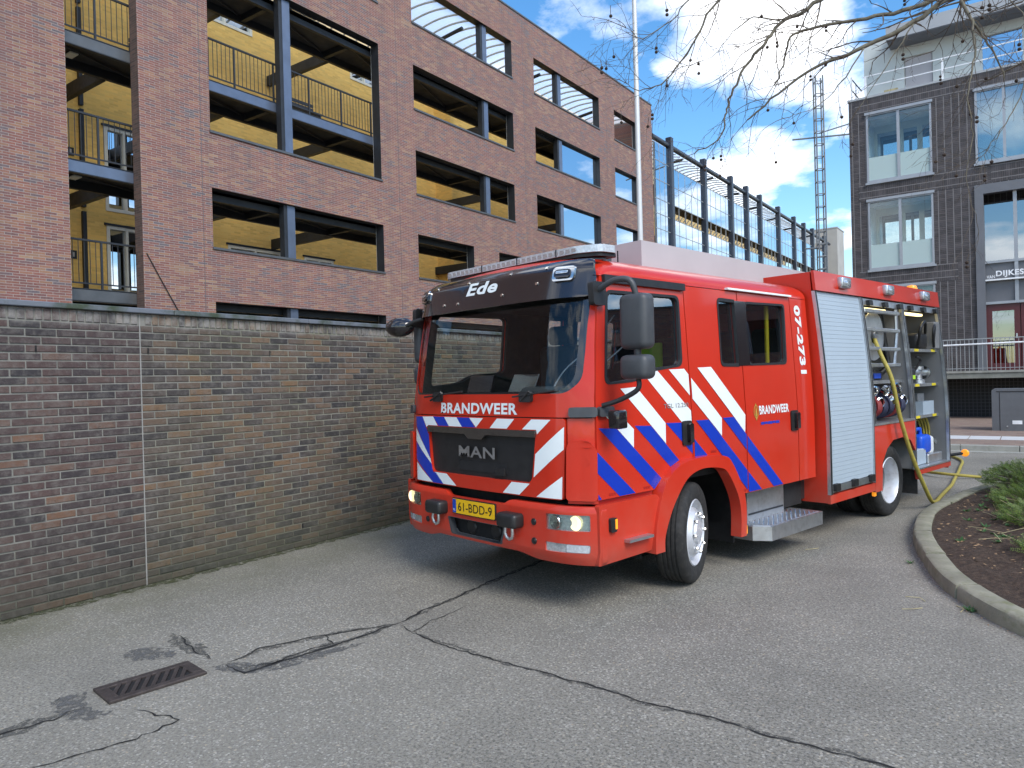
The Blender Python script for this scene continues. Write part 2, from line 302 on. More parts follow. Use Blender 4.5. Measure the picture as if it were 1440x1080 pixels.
# ------------------------------------------------------------------ geometry helpers
def link(name, me, mat, parent=None):
    o = bpy.data.objects.new(name, me); COL.objects.link(o)
    if mat is not None and not me.materials: me.materials.append(M[mat] if isinstance(mat, str) else mat)
    if parent is not None: o.parent = parent
    return o
def obj(name, bm, mat, parent=None, smooth=None):
    me = bpy.data.meshes.new(name)
    bmesh.ops.recalc_face_normals(bm, faces=bm.faces); bm.to_mesh(me); bm.free()
    if smooth is not None:
        me.shade_smooth(); me.set_sharp_from_angle(angle=rad(smooth))
    return link(name, me, mat, parent)
def empty(name, loc=(0, 0, 0), rz=0, parent=None):
    o = bpy.data.objects.new(name, None); COL.objects.link(o); o.location = loc; o.rotation_euler = (0, 0, rz); o.empty_display_size = .2
    if parent is not None: o.parent = parent
    return o
def tag(o, label, cat, group=None):
    o['label'] = label; o['category'] = cat
    if group: o['group'] = group
    return o
def struct(o): o['kind'] = 'structure'; return o
def stuff(o): o['kind'] = 'stuff'; return o
def box(bm, x0, x1, y0, y1, z0, z1, bev=0, seg=2):
    b = bmesh.new(); bmesh.ops.create_cube(b, size=1)
    for v in b.verts: v.co = Vector(((x0+x1)/2+v.co.x*(x1-x0), (y0+y1)/2+v.co.y*(y1-y0), (z0+z1)/2+v.co.z*(z1-z0)))
    if bev: bmesh.ops.bevel(b, geom=list(b.edges), offset=bev, segments=seg, profile=.5, affect='EDGES')
    join(bm, b)
def join(bm, b, mat=None):
    vm = {}
    for v in b.verts: vm[v] = bm.verts.new(mat @ v.co if mat else v.co)
    for f in b.faces:
        try: bm.faces.new([vm[v] for v in f.verts])
        except ValueError: pass
    b.free()
def bxo(name, x0, x1, y0, y1, z0, z1, mat, parent=None, bev=0, seg=2):
    bm = bmesh.new(); box(bm, x0, x1, y0, y1, z0, z1, bev, seg); return obj(name, bm, mat, parent, 35 if bev else None)
def tube(bm, pts, r, n=8, caps=True):
    pts = [Vector(p) for p in pts]; rs = r if isinstance(r, (list, tuple)) else [r]*len(pts)
    prev = None; rings = []
    for i, p in enumerate(pts):
        t = (pts[min(i+1, len(pts)-1)]-pts[max(i-1, 0)]).normalized()
        if prev is None: a = t.orthogonal().normalized()
        else:
            a = prev-t*prev.dot(t); a = a.normalized() if a.length > 1e-6 else t.orthogonal().normalized()
        prev = a; b = t.cross(a)
        rings.append([bm.verts.new(p+(a*cos(2*PI*k/n)+b*sin(2*PI*k/n))*rs[i]) for k in range(n)])
    for A, B in zip(rings, rings[1:]):
        for k in range(n): bm.faces.new((A[k], A[(k+1) % n], B[(k+1) % n], B[k]))
    if caps and n > 2: bm.faces.new(rings[0][::-1]); bm.faces.new(rings[-1])
def tubeo(name, pts, r, mat, parent=None, n=8):
    bm = bmesh.new(); tube(bm, pts, r, n); return obj(name, bm, mat, parent, 50)
def spline(pts, k=6):
    P = [Vector(p) for p in pts]; o = []
    for i in range(len(P)-1):
        a, b, c, d = P[max(i-1, 0)], P[i], P[i+1], P[min(i+2, len(P)-1)]
        for j in range(k):
            t = j/k; o.append(.5*((2*b)+(c-a)*t+(2*a-5*b+4*c-d)*t*t+(3*b-a-3*c+d)*t**3))
    return o+[P[-1]]
def lathe(bm, prof, n=32, axis='Y', mat=None):
    # prof: (radius, along axis)
    def P(r, h, a):
        v = {'Y': (r*cos(a), h, r*sin(a)), 'Z': (r*cos(a), r*sin(a), h), 'X': (h, r*cos(a), r*sin(a))}[axis]
        return mat @ Vector(v) if mat else Vector(v)
    rings = [[bm.verts.new(P(r, h, 2*PI*k/n)) for k in range(n)] if r > 1e-5 else [bm.verts.new(P(0, h, 0))] for r, h in prof]
    for A, B in zip(rings, rings[1:]):
        for k in range(n):
            a0, a1 = A[k % len(A)], A[(k+1) % len(A)]; b0, b1 = B[k % len(B)], B[(k+1) % len(B)]
            vs = []
            for q in (a0, a1, b1, b0):
                if q not in vs: vs.append(q)
            if len(vs) > 2: bm.faces.new(vs)
def rpoly(pts, r, n=4):
    out = []; N = len(pts)
    for i, p in enumerate(pts):
        rr = r[i] if isinstance(r, (list, tuple)) else r
        p = Vector(p); a = Vector(pts[i-1]); b = Vector(pts[(i+1) % N])
        if rr <= 0: out.append((p.x, p.y)); continue
        da, db = (a-p), (b-p); ra = min(rr, da.length*.45); rb = min(rr, db.length*.45)
        A = p+da.normalized()*ra; B = p+db.normalized()*rb
        for k in range(n+1):
            t = k/n; q = A*(1-t)**2+p*2*t*(1-t)+B*t*t; out.append((q.x, q.y))
    return out
def rect(a0, a1, b0, b1): return [(a0, b0), (a1, b0), (a1, b1), (a0, b1)]
def panel(name, outer, holes, mapf, thick, mat, parent=None, da=None, db=None, base=0.0, smooth=32):
    loops = [[Vector((a, b, 0)) for a, b in L] for L in [outer]+list(holes)]
    flat = [v for L in loops for v in L]
    bm = bmesh.new(); vs = [bm.verts.new(v) for v in flat]
    for t in geometry.tessellate_polygon(loops):
        try: bm.faces.new([vs[i] for i in t])
        except ValueError: pass
    for ax, d in ((0, da), (1, db)):
        if d:
            lo = min(v[ax] for v in flat); hi = max(v[ax] for v in flat); k = math.ceil(lo/d+1e-6)
            while k*d < hi-1e-6:
                co = Vector((0, 0, 0)); co[ax] = k*d; no = Vector((0, 0, 0)); no[ax] = 1
                bmesh.ops.bisect_plane(bm, geom=list(bm.verts)+list(bm.edges)+list(bm.faces), plane_co=co, plane_no=no, dist=1e-5); k += 1
    if thick:
        bnd = [e for e in bm.edges if len(e.link_faces) == 1]; bv = [(e.verts[0], e.verts[1]) for e in bnd]
        src = list(bm.verts); fc = list(bm.faces); cp = {v: bm.verts.new(mapf(v.co.x, v.co.y, base)) for v in src}
        for f in fc: bm.faces.new([cp[v] for v in reversed(f.verts)])
        for a, b in bv:
            try: bm.faces.new((a, b, cp[b], cp[a]))
            except ValueError: pass
        for v in src: v.co = mapf(v.co.x, v.co.y, base+thick)
    else:
        for v in bm.verts: v.co = mapf(v.co.x, v.co.y, base)
    return obj(name, bm, mat, parent, smooth)
def text(name, body, boxuv, mapf, off, mat, parent=None, bold=0.0, shear=0.0, thick=0.0, tw=False):
    cu = bpy.data.curves.new(name, 'FONT'); cu.body = body; cu.size = 1; cu.offset = bold; cu.shear = shear; cu.resolution_u = 4; cu.extrude = 0
    cu.space_character = 1+bold*2.5
    o = bpy.data.objects.new(name, cu); COL.objects.link(o); dg = bpy.context.evaluated_depsgraph_get(); dg.update()
    me = bpy.data.meshes.new_from_object(o.evaluated_get(dg)); bpy.data.objects.remove(o); bpy.data.curves.remove(cu)
    xs = [v.co.x for v in me.vertices]; ys = [v.co.y for v in me.vertices]
    x0, x1, y0, y1 = min(xs), max(xs), min(ys), max(ys); a0, a1, b0, b1 = boxuv
    bm = bmesh.new(); bm.from_mesh(me); bpy.data.meshes.remove(me)
    for v in bm.verts:
        v.co = mapf(a0+(v.co.x-x0)/(x1-x0)*(a1-a0), b0+(v.co.y-y0)/(y1-y0)*(b1-b0), off)
    if thick > 0:
        r = bmesh.ops.solidify(bm, geom=list(bm.faces), thickness=thick)
    return obj(name, bm, mat, parent)
def copy_tree(o, parent=None):
    c = o.copy(); COL.objects.link(c); c.parent = parent
    for ch in list(o.children): copy_tree(ch, c)
    return c
def holed_wall(name, axis, c0, c1, a0, a1, b0, b1, holes, mat, parent, reveal=None):
    # wall slab between c0 (front) and c1 along axis ('x' or 'y'); a runs along, b up
    A = sorted({a0, a1, *[h[0] for h in holes], *[h[1] for h in holes]}); B = sorted({b0, b1, *[h[2] for h in holes], *[h[3] for h in holes]})
    A = [a for a in A if a0 <= a <= a1]; B = [b for b in B if b0 <= b <= b1]
    solid = {}
    for i in range(len(A)-1):
        for j in range(len(B)-1):
            ca, cb = (A[i]+A[i+1])/2, (B[j]+B[j+1])/2
            solid[i, j] = not any(h[0] < ca < h[1] and h[2] < cb < h[3] for h in holes)
    P = (lambda c, a, b: (c, a, b)) if axis == 'x' else (lambda c, a, b: (a, c, b))
    bm = bmesh.new(); bmr = bmesh.new()
    def q(t, *c): t.faces.new([t.verts.new(P(*x)) for x in c])
    for (i, j), s in solid.items():
        if not s: continue
        x0, x1, y0, y1 = A[i], A[i+1], B[j], B[j+1]
        q(bm, (c0, x0, y0), (c0, x1, y0), (c0, x1, y1), (c0, x0, y1)); q(bm, (c1, x0, y0), (c1, x0, y1), (c1, x1, y1), (c1, x1, y0))
        for di, dj, e in ((-1, 0, ((x0, y0), (x0, y1))), (1, 0, ((x1, y0), (x1, y1))), (0, -1, ((x0, y0), (x1, y0))), (0, 1, ((x0, y1), (x1, y1)))):
            if not solid.get((i+di, j+dj), False):
                q(bmr, (c0, *e[0]), (c0, *e[1]), (c1, *e[1]), (c1, *e[0]))
    bmesh.ops.remove_doubles(bm, verts=bm.verts, dist=1e-5)
    o = obj(name, bm, mat, parent); r = obj('opening_reveal', bmr, reveal or mat, parent); return o
# ------------------------------------------------------------------ ground
def sheet(name, pts, z, mat, parent=None):
    bm = bmesh.new(); bm.faces.new([bm.verts.new((x, y, z)) for x, y in pts]); o = obj(name, bm, mat, parent)
    return o
road = struct(sheet('asphalt_road', [(-900, -900), (900, -900), (900, 900), (-900, 900)], 0, 'asphalt'))
def ribbon(name, pts, wid, z, mat, jag=.012, step=.035, seed=1):
    rnd = random.Random(seed); P = [Vector(p) for p in pts]; L = []
    for a, b in zip(P, P[1:]):
        n = max(1, int((b-a).length/step))
        for k in range(n): L.append(a+(b-a)*(k/n))
    L.append(P[-1]); bm = bmesh.new(); prev = None; N = len(L); off = 0
    for i, p in enumerate(L):
        t = (L[min(i+1, N-1)]-L[max(i-1, 0)]).normalized(); n = Vector((-t.y, t.x)); off = off*.6+rnd.uniform(-jag, jag)
        e = min(1, i/4, (N-1-i)/4); w = wid*(.35+rnd.random()*.9)*max(.15, e)
        c = p+n*off; cur = [bm.verts.new((c.x+n.x*w/2, c.y+n.y*w/2, z)), bm.verts.new((c.x-n.x*w/2, c.y-n.y*w/2, z))]
        if prev: bm.faces.new((prev[0], prev[1], cur[1], cur[0]))
        prev = cur
    return obj(name, bm, mat, road)
def g2(*pts): return [tuple(to_world(x, y)[:2]) for x, y in pts]
main = [(.9, 7.6), (.45, 7.05), (.08, 6.52), (-.3, 5.95), (-.68, 5.37), (-.84, 5.08)]
ribbon('crack', g2(*main), .022, .004, 'crack', seed=2)
ribbon('crack', g2((-.84, 5.08), (-1.1, 4.80), (-1.34, 4.55), (-1.62, 4.29), (-1.78, 4.40)), .024, .004, 'crack', seed=3)
ribbon('crack', g2((-.84, 5.08), (-.95, 5.04), (-1.2, 4.93), (-1.40, 4.86), (-1.67, 4.66), (-1.78, 4.42)), .016, .004, 'crack', seed=4)
ribbon('crack', g2((-1.32, 4.9), (-1.22, 4.72), (-1.38, 4.58), (-1.5, 4.40), (-1.66, 4.38)), .013, .004, 'crack', seed=5)
ribbon('crack', g2((-.72, 4.92), (-.5, 4.64), (-.13, 4.35), (.2, 4.12), (.38, 3.96), (.62, 3.77), (.93, 3.55), (1.2, 3.33), (1.56, 3.08), (2.2, 2.7), (3.0, 2.3)), .012, .004, 'crack', seed=6)
ribbon('crack', g2((-.84, 5.08), (-.72, 4.92), (-.62, 5.1), (-.38, 5.45)), .010, .004, 'crack', seed=7)
ribbon('crack', g2((-1.93, 4.5), (-2.05, 4.62), (-2.2, 4.75), (-2.35, 4.98)), .012, .004, 'crack', .02, seed=8)
ribbon('crack', g2((-2.32, 3.86), (-2.4, 3.72), (-2.55, 3.6), (-2.75, 3.42)), .016, .004, 'crack', .02, seed=9)
ribbon('crack', g2((-2.05, 3.82), (-1.75, 3.68), (-1.86, 3.5), (-2.0, 3.38), (-2.3, 3.2)), .012, .004, 'crack', .02, seed=10)
for k, (P_, w_) in enumerate((([(.9, 7.6), (.08, 6.52), (-.68, 5.37), (-.84, 5.08)], .055), ([(-.84, 5.08), (-1.34, 4.55), (-1.62, 4.29), (-1.8, 4.42)], .09), ([(-.84, 5.08), (-1.2, 4.93), (-1.67, 4.66), (-1.8, 4.42)], .07), ([(-.72, 4.92), (-.13, 4.35), (.62, 3.77), (1.56, 3.08), (3.0, 2.3)], .032), ([(-2.32, 3.86), (-2.55, 3.6), (-2.75, 3.42)], .16), ([(-1.93, 4.5), (-2.2, 4.75), (-2.4, 5.0)], .14))):
    ribbon('crumbled_edge', g2(*P_), w_, .0016, 'crumble', .02, .05, 40+k)
ribbon('wall_foot_moss', [(-6.17, -1.2), (-6.20, 3.0), (-6.24, 7.5), (-6.28, 12.3)], .16, .003, 'foot_moss', .015, .06, 60)
def blot(name, pts, z, mat, seed):
    rnd = random.Random(seed); P = spline([Vector((*p, 0)) for p in g2(*pts)]+[Vector((*g2(pts[0])[0], 0))], 8)[:-1]
    bm = bmesh.new(); bm.faces.new([bm.verts.new((p.x+rnd.uniform(-.015, .015), p.y+rnd.uniform(-.015, .015), z)) for p in P]); return obj(name, bm, mat, road)
blot('tar_patch', [(-1.86, 4.38), (-1.72, 4.30), (-1.5, 4.28), (-1.2, 4.52), (-1.0, 4.72), (-1.22, 4.62), (-1.5, 4.42), (-1.72, 4.44)], .0025, 'tar', 1)
blot('tar_patch', [(-2.5, 4.72), (-2.36, 4.74), (-2.22, 4.66), (-2.2, 4.54), (-2.38, 4.52), (-2.52, 4.6)], .0025, 'tar', 2)
blot('tar_patch', [(-2.42, 4.05), (-2.3, 3.86), (-2.15, 3.80), (-2.25, 3.7), (-2.45, 3.82), (-2.55, 3.98)], .0025, 'tar', 3)
# drain grate
G = tag(empty('drain_grate', (*g2((-2.12, 4.17))[0], 0), math.atan2(*reversed((to_world(-2.03, 4.47)-to_world(-2.39, 4.09)).to_tuple()[:2]))),
        'brown cast iron drain grate with slanted slots set in the asphalt', 'drain grate')
bxo('pit', -.235, .235, -.085, .085, .001, .006, 'dark_void', G)
bm = bmesh.new()
for a in ((-.265, .265, -.135, -.085), (-.265, .265, .085, .135), (-.265, -.20, -.085, .085), (.20, .265, -.085, .085)): box(bm, *a, 0, .018, .004, 1)
obj('frame', bm, 'iron', G)
bar = None
for i in range(8):
    x = -.19+i*.054
    if bar is None:
        bm = bmesh.new(); b = bmesh.new(); bmesh.ops.create_cube(b, size=1)
        for v in b.verts: v.co = Vector((v.co.x*.026+v.co.y*.10, v.co.y*.175, .003+(v.co.z+.5)*.014))
        join(bm, b); bar = obj('bar', bm, 'iron', G)
    else: bar = bar.copy(); COL.objects.link(bar)
    bar.location.x = x
# ------------------------------------------------------------------ garden wall of single bricks
WX0, WY0, WY1, SEAM = -6.21, -1.2, 12.4, 3.24
wall = tag(empty('garden_wall', (WX0, 0, 0), .0087), 'long weathered brown brick garden wall with slate-grey coping behind the drain grate', 'wall')
bxo('mortar_core', -.20, -.008, WY0, SEAM-.006, 0, 2.345, 'wall_mortar', wall); bxo('mortar_core', -.20, -.008, SEAM+.006, WY1, 0, 2.345, 'wall_mortar', wall)
bxo('expansion_joint', -.19, -.004, SEAM-.005, SEAM+.005, 0, 2.345, 'joint_grey', wall)
CH = .0624; NB = 36; meshes = {}
def brick_mesh(L, H):
    key = (round(L, 3), round(H, 3))
    if key not in meshes:
        bm = bmesh.new(); box(bm, -.10, 0, 0, L, 0, H); bmesh.ops.bevel(bm, geom=[e for e in bm.edges if all(v.co.x > -.01 for v in e.verts)], offset=.004, segments=1, affect='EDGES')
        me = bpy.data.meshes.new('brick'); bmesh.ops.recalc_face_normals(bm, faces=bm.faces); bm.to_mesh(me); bm.free(); me.materials.append(M['wall_brick']); meshes[key] = me
    return meshes[key]
cells = []; rnd = random.Random(5)
for r in range(NB):
    z = r*CH+.006
    for seg0, seg1 in ((WY0, SEAM-.007), (SEAM+.007, WY1)):
        y = seg0 if seg0 > 0 else seg1
        first = True; d = 1 if seg0 > 0 else -1
        while (y < seg1-.03) if d > 0 else (y > seg0+.03):
            L = .210
            if first and r % 2: L = .100
            first = False
            L = min(L, (seg1-y) if d > 0 else (y-seg0))
            cells.append((y if d > 0 else y-L, z, round(L, 3), .051)); y += d*(L+.0105)
for k in range(int((WY1-WY0)/.0615)):
    y = WY0+k*.0615
    if abs(y+.025-SEAM) > .034: cells.append((y, NB*CH+.006, .051, .094))
near = sorted(cells, key=lambda c: abs(c[0]-3.05) if c[0] > 2.0 else 9)[:300]; ns = set(near)
for (y, z, L, H) in near:
    o = bpy.data.objects.new('brick', brick_mesh(L, H)); COL.objects.link(o); o.parent = wall; o.location = (rnd.uniform(-.003, .002), y, z); o.rotation_euler = (0, rnd.uniform(-.008, .008), rnd.uniform(-.006, .006))
bm = bmesh.new()
for (y, z, L, H) in cells:
    if (y, z, L, H) in ns: continue
    dx = rnd.uniform(-.003, .002); v = [bm.verts.new(p) for p in ((dx, y+.003, z+.003), (dx, y+L-.003, z+.003), (dx, y+L-.003, z+H-.003), (dx, y+.003, z+H-.003), (dx-.02, y, z), (dx-.02, y+L, z), (dx-.02, y+L, z+H), (dx-.02, y, z+H))]
    bm.faces.new(v[:4])
    for k in range(4): bm.faces.new((v[k], v[k+4], v[(k+1) % 4+4], v[(k+1) % 4]))
stuff(obj('bricks', bm, 'wall_brick_far', wall))
for yy, r in ((2.42, 32), (3.30, 32), (4.55, 32), (5.9, 32), (3.1, 3), (4.9, 3)): bxo('weep_slot', -.06, .002, yy, yy+.012, r*CH+.006, r*CH+.055, 'dark_void', wall)
y = WY0; cop = None
while y < WY1:
    L = 1.50
    if cop is None: cop = bxo('coping_slab', -.25, .035, 0, L-.006, 0, .045, 'coping', wall, .006, 1)
    else: cop = cop.copy(); COL.objects.link(cop)
    cop.location = (0, y+.24, 2.348); y += L
# ------------------------------------------------------------------ brick apartment block with open access galleries
FX = -16.0; YW = -20.5; FL = [1.18, 3.90, 6.62, 9.33, 12.05]
apt = tag(empty('apartment_block', (0, 0, 0)), 'long red-brown brick apartment block with open galleries and yellow inner walls', 'building')
H_A = (6.93, 8.43, .4, 14.7)
HOLES = [H_A, (10.15, 15.85, 7.92, 12.08), (10.15, 15.85, 13.35, 14.74), (10.15, 15.87, 5.10, 6.55), (10.17, 15.88, 2.3, 3.79),
         (17.37, 22.95, 13.34, 14.75), (17.38, 22.95, 10.55, 11.97), (17.40, 22.92, 7.80, 9.22), (17.41, 20.31, 5.10, 6.50), (21.81, 24.6, 5.10, 6.48), (17.4, 22.9, 2.3, 3.75),
         (24.48, 29.90, 13.23, 14.65), (24.48, 29.86, 10.49, 11.88), (24.48, 29.82, 7.77, 9.16),
         (31.40, 34.02, 13.15, 14.55), (31.38, 33.90, 10.43, 11.80), (31.36, 33.88, 7.72, 9.08), (1.0, 4.4, 7.9, 12.0), (1.0, 4.4, 5.1, 6.5)]
holed_wall('wall', 'x', FX, FX-.32, -8, 35.7, 0, 16.0, HOLES, 'facade_brick', apt, 'dark_steel')
holed_wall('inner_lining', 'x', FX-.325, FX-.34, 3, 35.3, 0, 15.9, [(h[0]-.01, h[1]+.01, h[2]-.01, h[3]+.01) for h in HOLES if h[0] > 3], 'rail_white', apt)  # added white backing, out of view, bounces light onto the yellow walls
bxo('court_bounce_floor', YW, FX-.34, 2, 35.3, .002, .02, 'bounce_floor', apt)  # added pale ground sheet, throws light up into the galleries
for u in (5.6, 9.9, 16.6, 23.7, 30.6): bxo('movement_joint', FX-.01, FX+.002, u, u+.014, 0, 15.95, 'sill_metal', apt)
bxo('brick_jamb', FX-.317, FX-.003, H_A[1]-.004, H_A[1]-.001, .4, 14.7, 'reveal_brick', apt)
bxo('parapet_cap', FX-.36, FX+.03, -8, 35.73, 16.0, 16.06, 'sill_metal', apt)
bxo('end_wall', FX-4.5, FX-.32, 35.4, 35.7, 0, 15.99, 'facade_brick', apt)
for h in HOLES[1:]:
    bxo('sill', FX-.30, FX+.035, h[0]-.02, h[1]+.02, h[2]-.045, h[2]+.012, 'sill_metal', apt)
for (u0, z0, z1) in ((12.30, 7.93, 12.07), (12.30, 5.12, 6.54), (12.32, 2.32, 3.78), (12.3, 13.37, 14.73), (21.12, 13.36, 14.74), (21.12, 10.57, 11.96), (21.12, 7.82, 9.21), (26.32, 13.25, 14.64), (26.32, 10.51, 11.87), (26.32, 7.79, 9.15)):
    c_ = bxo('steel_column', FX-.30, FX-.10, u0, u0+.34, z0, z1, 'dark_steel', apt)
    bxo('flange', FX-.10, FX-.085, u0+.10, u0+.345, z0+.002, z1-.002, 'blue_steel_skylit', c_)
for h in ((26.67, 29.84, 10.51, 11.86), (26.67, 29.80, 7.80, 9.14), (31.40, 33.88, 10.46, 11.78), (31.38, 33.86, 7.75, 9.06)):
    bxo('window_pane', FX-.20, FX-.185, *h, 'facade_glass', apt)
# yellow inner wall with doors and windows
YH = []
for f in FL:
    for a, b, lo, hi, fl in ((9.8, 10.9, .02, 2.34, (1, 2)), (12.6, 14.6, 1.10, 2.34, (0, 4)), (13.5, 15.5, .9, 2.32, (1,)), (16.45, 17.75, .02, 2.30, (0, 1)), (18.8, 20.2, 1.10, 2.34, (4,))):
        if FL.index(f) in fl: YH.append((a, b, f+lo, f+hi))
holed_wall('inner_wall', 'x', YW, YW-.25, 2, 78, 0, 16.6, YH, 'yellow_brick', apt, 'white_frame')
bxo('inner_room_back', YW-1.6, YW-1.5, 2, 78, 0, 16.5, 'dash', apt)
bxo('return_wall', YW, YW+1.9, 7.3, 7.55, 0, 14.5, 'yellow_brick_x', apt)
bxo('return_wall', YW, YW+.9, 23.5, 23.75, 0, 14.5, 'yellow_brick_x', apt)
for (a, b, lo, hi) in YH:
    w_ = empty('inner_window', (YW, a, lo), 0, apt); L, Hh = b-a, hi-lo
    bm = bmesh.new()
    for q in ((0, .09, 0, Hh), (L-.09, L, 0, Hh), (.09, L-.09, 0, .09), (.09, L-.09, Hh-.09, Hh), (L*.5-.04, L*.5+.04, .09, Hh-.09)): box(bm, -.10, .025, q[0], q[1], q[2], q[3])
    obj('frame', bm, 'white_frame', w_); bxo('pane', -.07, -.06, .09, L-.09, .09, Hh-.09, 'inner_glass', w_)
    bxo('lintel', -.02, .05, -.06, L+.06, Hh, Hh+.06, 'dark_steel', w_)
# gallery decks, beams and braces
cb = None; br = None
for f in FL:
    d = bxo('gallery_deck', FX-1.55, FX-.36, 5.6, 35.3, f-.12, f, 'deck_under_shaded', apt); bxo('bounce_floor', FX-1.54, FX-.47, 5.7, 35.2, f+.001, f+.012, 'bounce_floor', apt)  # thin pale sheet added on each deck, unseen, as a light bouncer
    bm = bmesh.new(); box(bm, FX-.42, FX-.36, 5.6, 35.3, f-.27, f-.02); box(bm, FX-.46, FX-.345, 5.6, 35.3, f-.285, f-.27); box(bm, FX-.46, FX-.345, 5.6, 35.3, f-.02, f)
    obj('edge_beam', bm, 'dark_steel', apt)
    bxo('beam_face', FX-.359, FX-.352, 5.7, 8.8, f-.262, f-.03, 'blue_steel_skylit' if f == FL[2] else 'sill_metal', apt)
    if f == FL[3]: bxo('beam_face', FX-.359, FX-.352, 9.9, 15.9, f-.262, f-.03, 'blue_steel_skylit', apt)
    bxo('rear_beam', FX-1.57, FX-1.47, 5.6, 35.3, f-.33, f-.122, 'dark_steel', apt)
    for k in range(11):
        u = 6.4+k*2.87
        if cb is None: cb = bxo('cross_beam', FX-1.46, FX-.47, -.06, .06, -.30, -.122, 'dark_steel', apt)
        else: cb = cb.copy(); COL.objects.link(cb)
        cb.location = (0, u, f)
        if br is None: br = tubeo('brace', [(FX-.5, .1, -.17), (FX-1.42, 2.7, -.17)], .025, 'dark_steel', apt, 6)
        else: br = br.copy(); COL.objects.link(br)
        br.location = (0, u, f)
    for u in (8.35, 11.4, 15.1, 23.3, 30.2):     # bridges across to the front doors
        bxo('bridge_beam', YW+.02, FX-1.58, u, u+.14, f-.34, f-.02, 'dark_steel', apt)
def railing(u0, u1, f, gap=.118):
    R_ = empty('railing', (FX-.40, u0, f), 0, apt); L = u1-u0
    bxo('top_rail', -.025, .025, 0, L, 1.02, 1.06, 'dark_steel', R_); bxo('bottom_rail', -.015, .015, 0, L, .10, .13, 'dark_steel', R_)
    b = None; k = 0; y = .06
    while y < L:
        nm = 'post' if k % 10 == 9 else 'baluster'
        if nm == 'post': bxo('post', -.02, .02, y-.02, y+.02, -.02, 1.02, 'dark_steel', R_)
        elif b is None: b = bxo('baluster', -.006, .006, -.006, .006, .13, 1.02, 'dark_steel', R_); b.location.y = y
        else: b = b.copy(); COL.objects.link(b); b.location.y = y
        y += gap; k += 1
for f in FL[1:]: railing(6.6, 8.8, f)
railing(10.0, 16.3, FL[3])
for u0, f in ((13.4, FL[4]), (13.2, FL[3]), (9.0, FL[3])):      # garden benches on the galleries
    b_ = empty('gallery_bench', (FX-1.2, u0, f), 0, apt)
    bm = bmesh.new()
    for k in range(4): box(bm, -.22+k*.11, -.13+k*.11, 0, 1.3, .40, .43)
    for k in range(3): box(bm, -.28, -.25, 0, 1.3, .50+k*.12, .59+k*.12)
    obj('slats', bm, 'dark_steel', b_); bm = bmesh.new()
    for y in (.1, 1.2):
        for x in (-.2, .15): box(bm, x, x+.04, y-.02, y+.02, 0, .40)
    obj('leg', bm, 'dark_steel', b_)
for f in FL[1:]:
    o_ = empty('deck_lamp', (FX-1.15, 7.55, f-.15), 0, apt); bxo('housing', -.16, .16, -.09, .09, -.04, 0, 'white_frame', o_, .01, 1)
    bxo('downpipe', YW+.02, YW+.12, 9.15, 9.25, f+.001, f+2.6, 'dark_steel', apt)
    hn_ = bxo('house_number_plate', YW+.002, YW+.02, 8.72, 9.02, f+1.32, f+1.54, 'dark_steel', apt)
    for y_ in (8.78, 8.90): bxo('digit', YW+.021, YW+.023, y_, y_+.06, f+1.37, f+1.49, 'roof_grey', hn_)
tubeo('cable', spline([(FX+.02, 8.5, 4.75), (FX+.03, 8.8, 4.2), (FX+.03, 9.2, 3.5), (FX+.02, 9.7, 2.6)], 5), .012, 'ink', apt, 5)
# curved glass roof over the galleries
def roof_pts(z0, k1, k2): return [(FX-.35-4.1*t, z0+k1*4.1*t-k2*(4.1*t)**2) for t in (i/12 for i in range(13))]
for z0, k1, k2, u0, n in ((15.05, .35, .117, 4.6, 52), (14.45, .30, .20, 36.1, 68)):
    RP = roof_pts(z0, k1, k2); rib = sheet_ = None
    for k in range(n):
        if rib is None:
            rib = tubeo('roof_rib', [(x, 0, z) for x, z in RP], .04, 'rib_pale', apt, 6)
            bm = bmesh.new(); vs = [[bm.verts.new((x, y, z+.05)) for x, z in RP] for y in (0, .6)]
            for i in range(12): bm.faces.new((vs[0][i], vs[0][i+1], vs[1][i+1], vs[1][i]))
            sheet_ = obj('roof_sheet', bm, 'roof_sheet', apt, 40)
        else:
            rib = rib.copy(); COL.objects.link(rib); sheet_ = sheet_.copy(); COL.objects.link(sheet_)
        rib.location = (0, u0+k*.6, 0); sheet_.location = (0, u0+k*.6, 0)
strut = None
for k in range(14):
    if strut is None: strut = tubeo('roof_strut', [(FX-.3, 0, 14.35), (FX-3.6, .1, 14.1)], .07, 'dark_steel', apt, 6)
    else: strut = strut.copy(); COL.objects.link(strut)
    strut.location = (0, 5.2+k*5.05, 0)
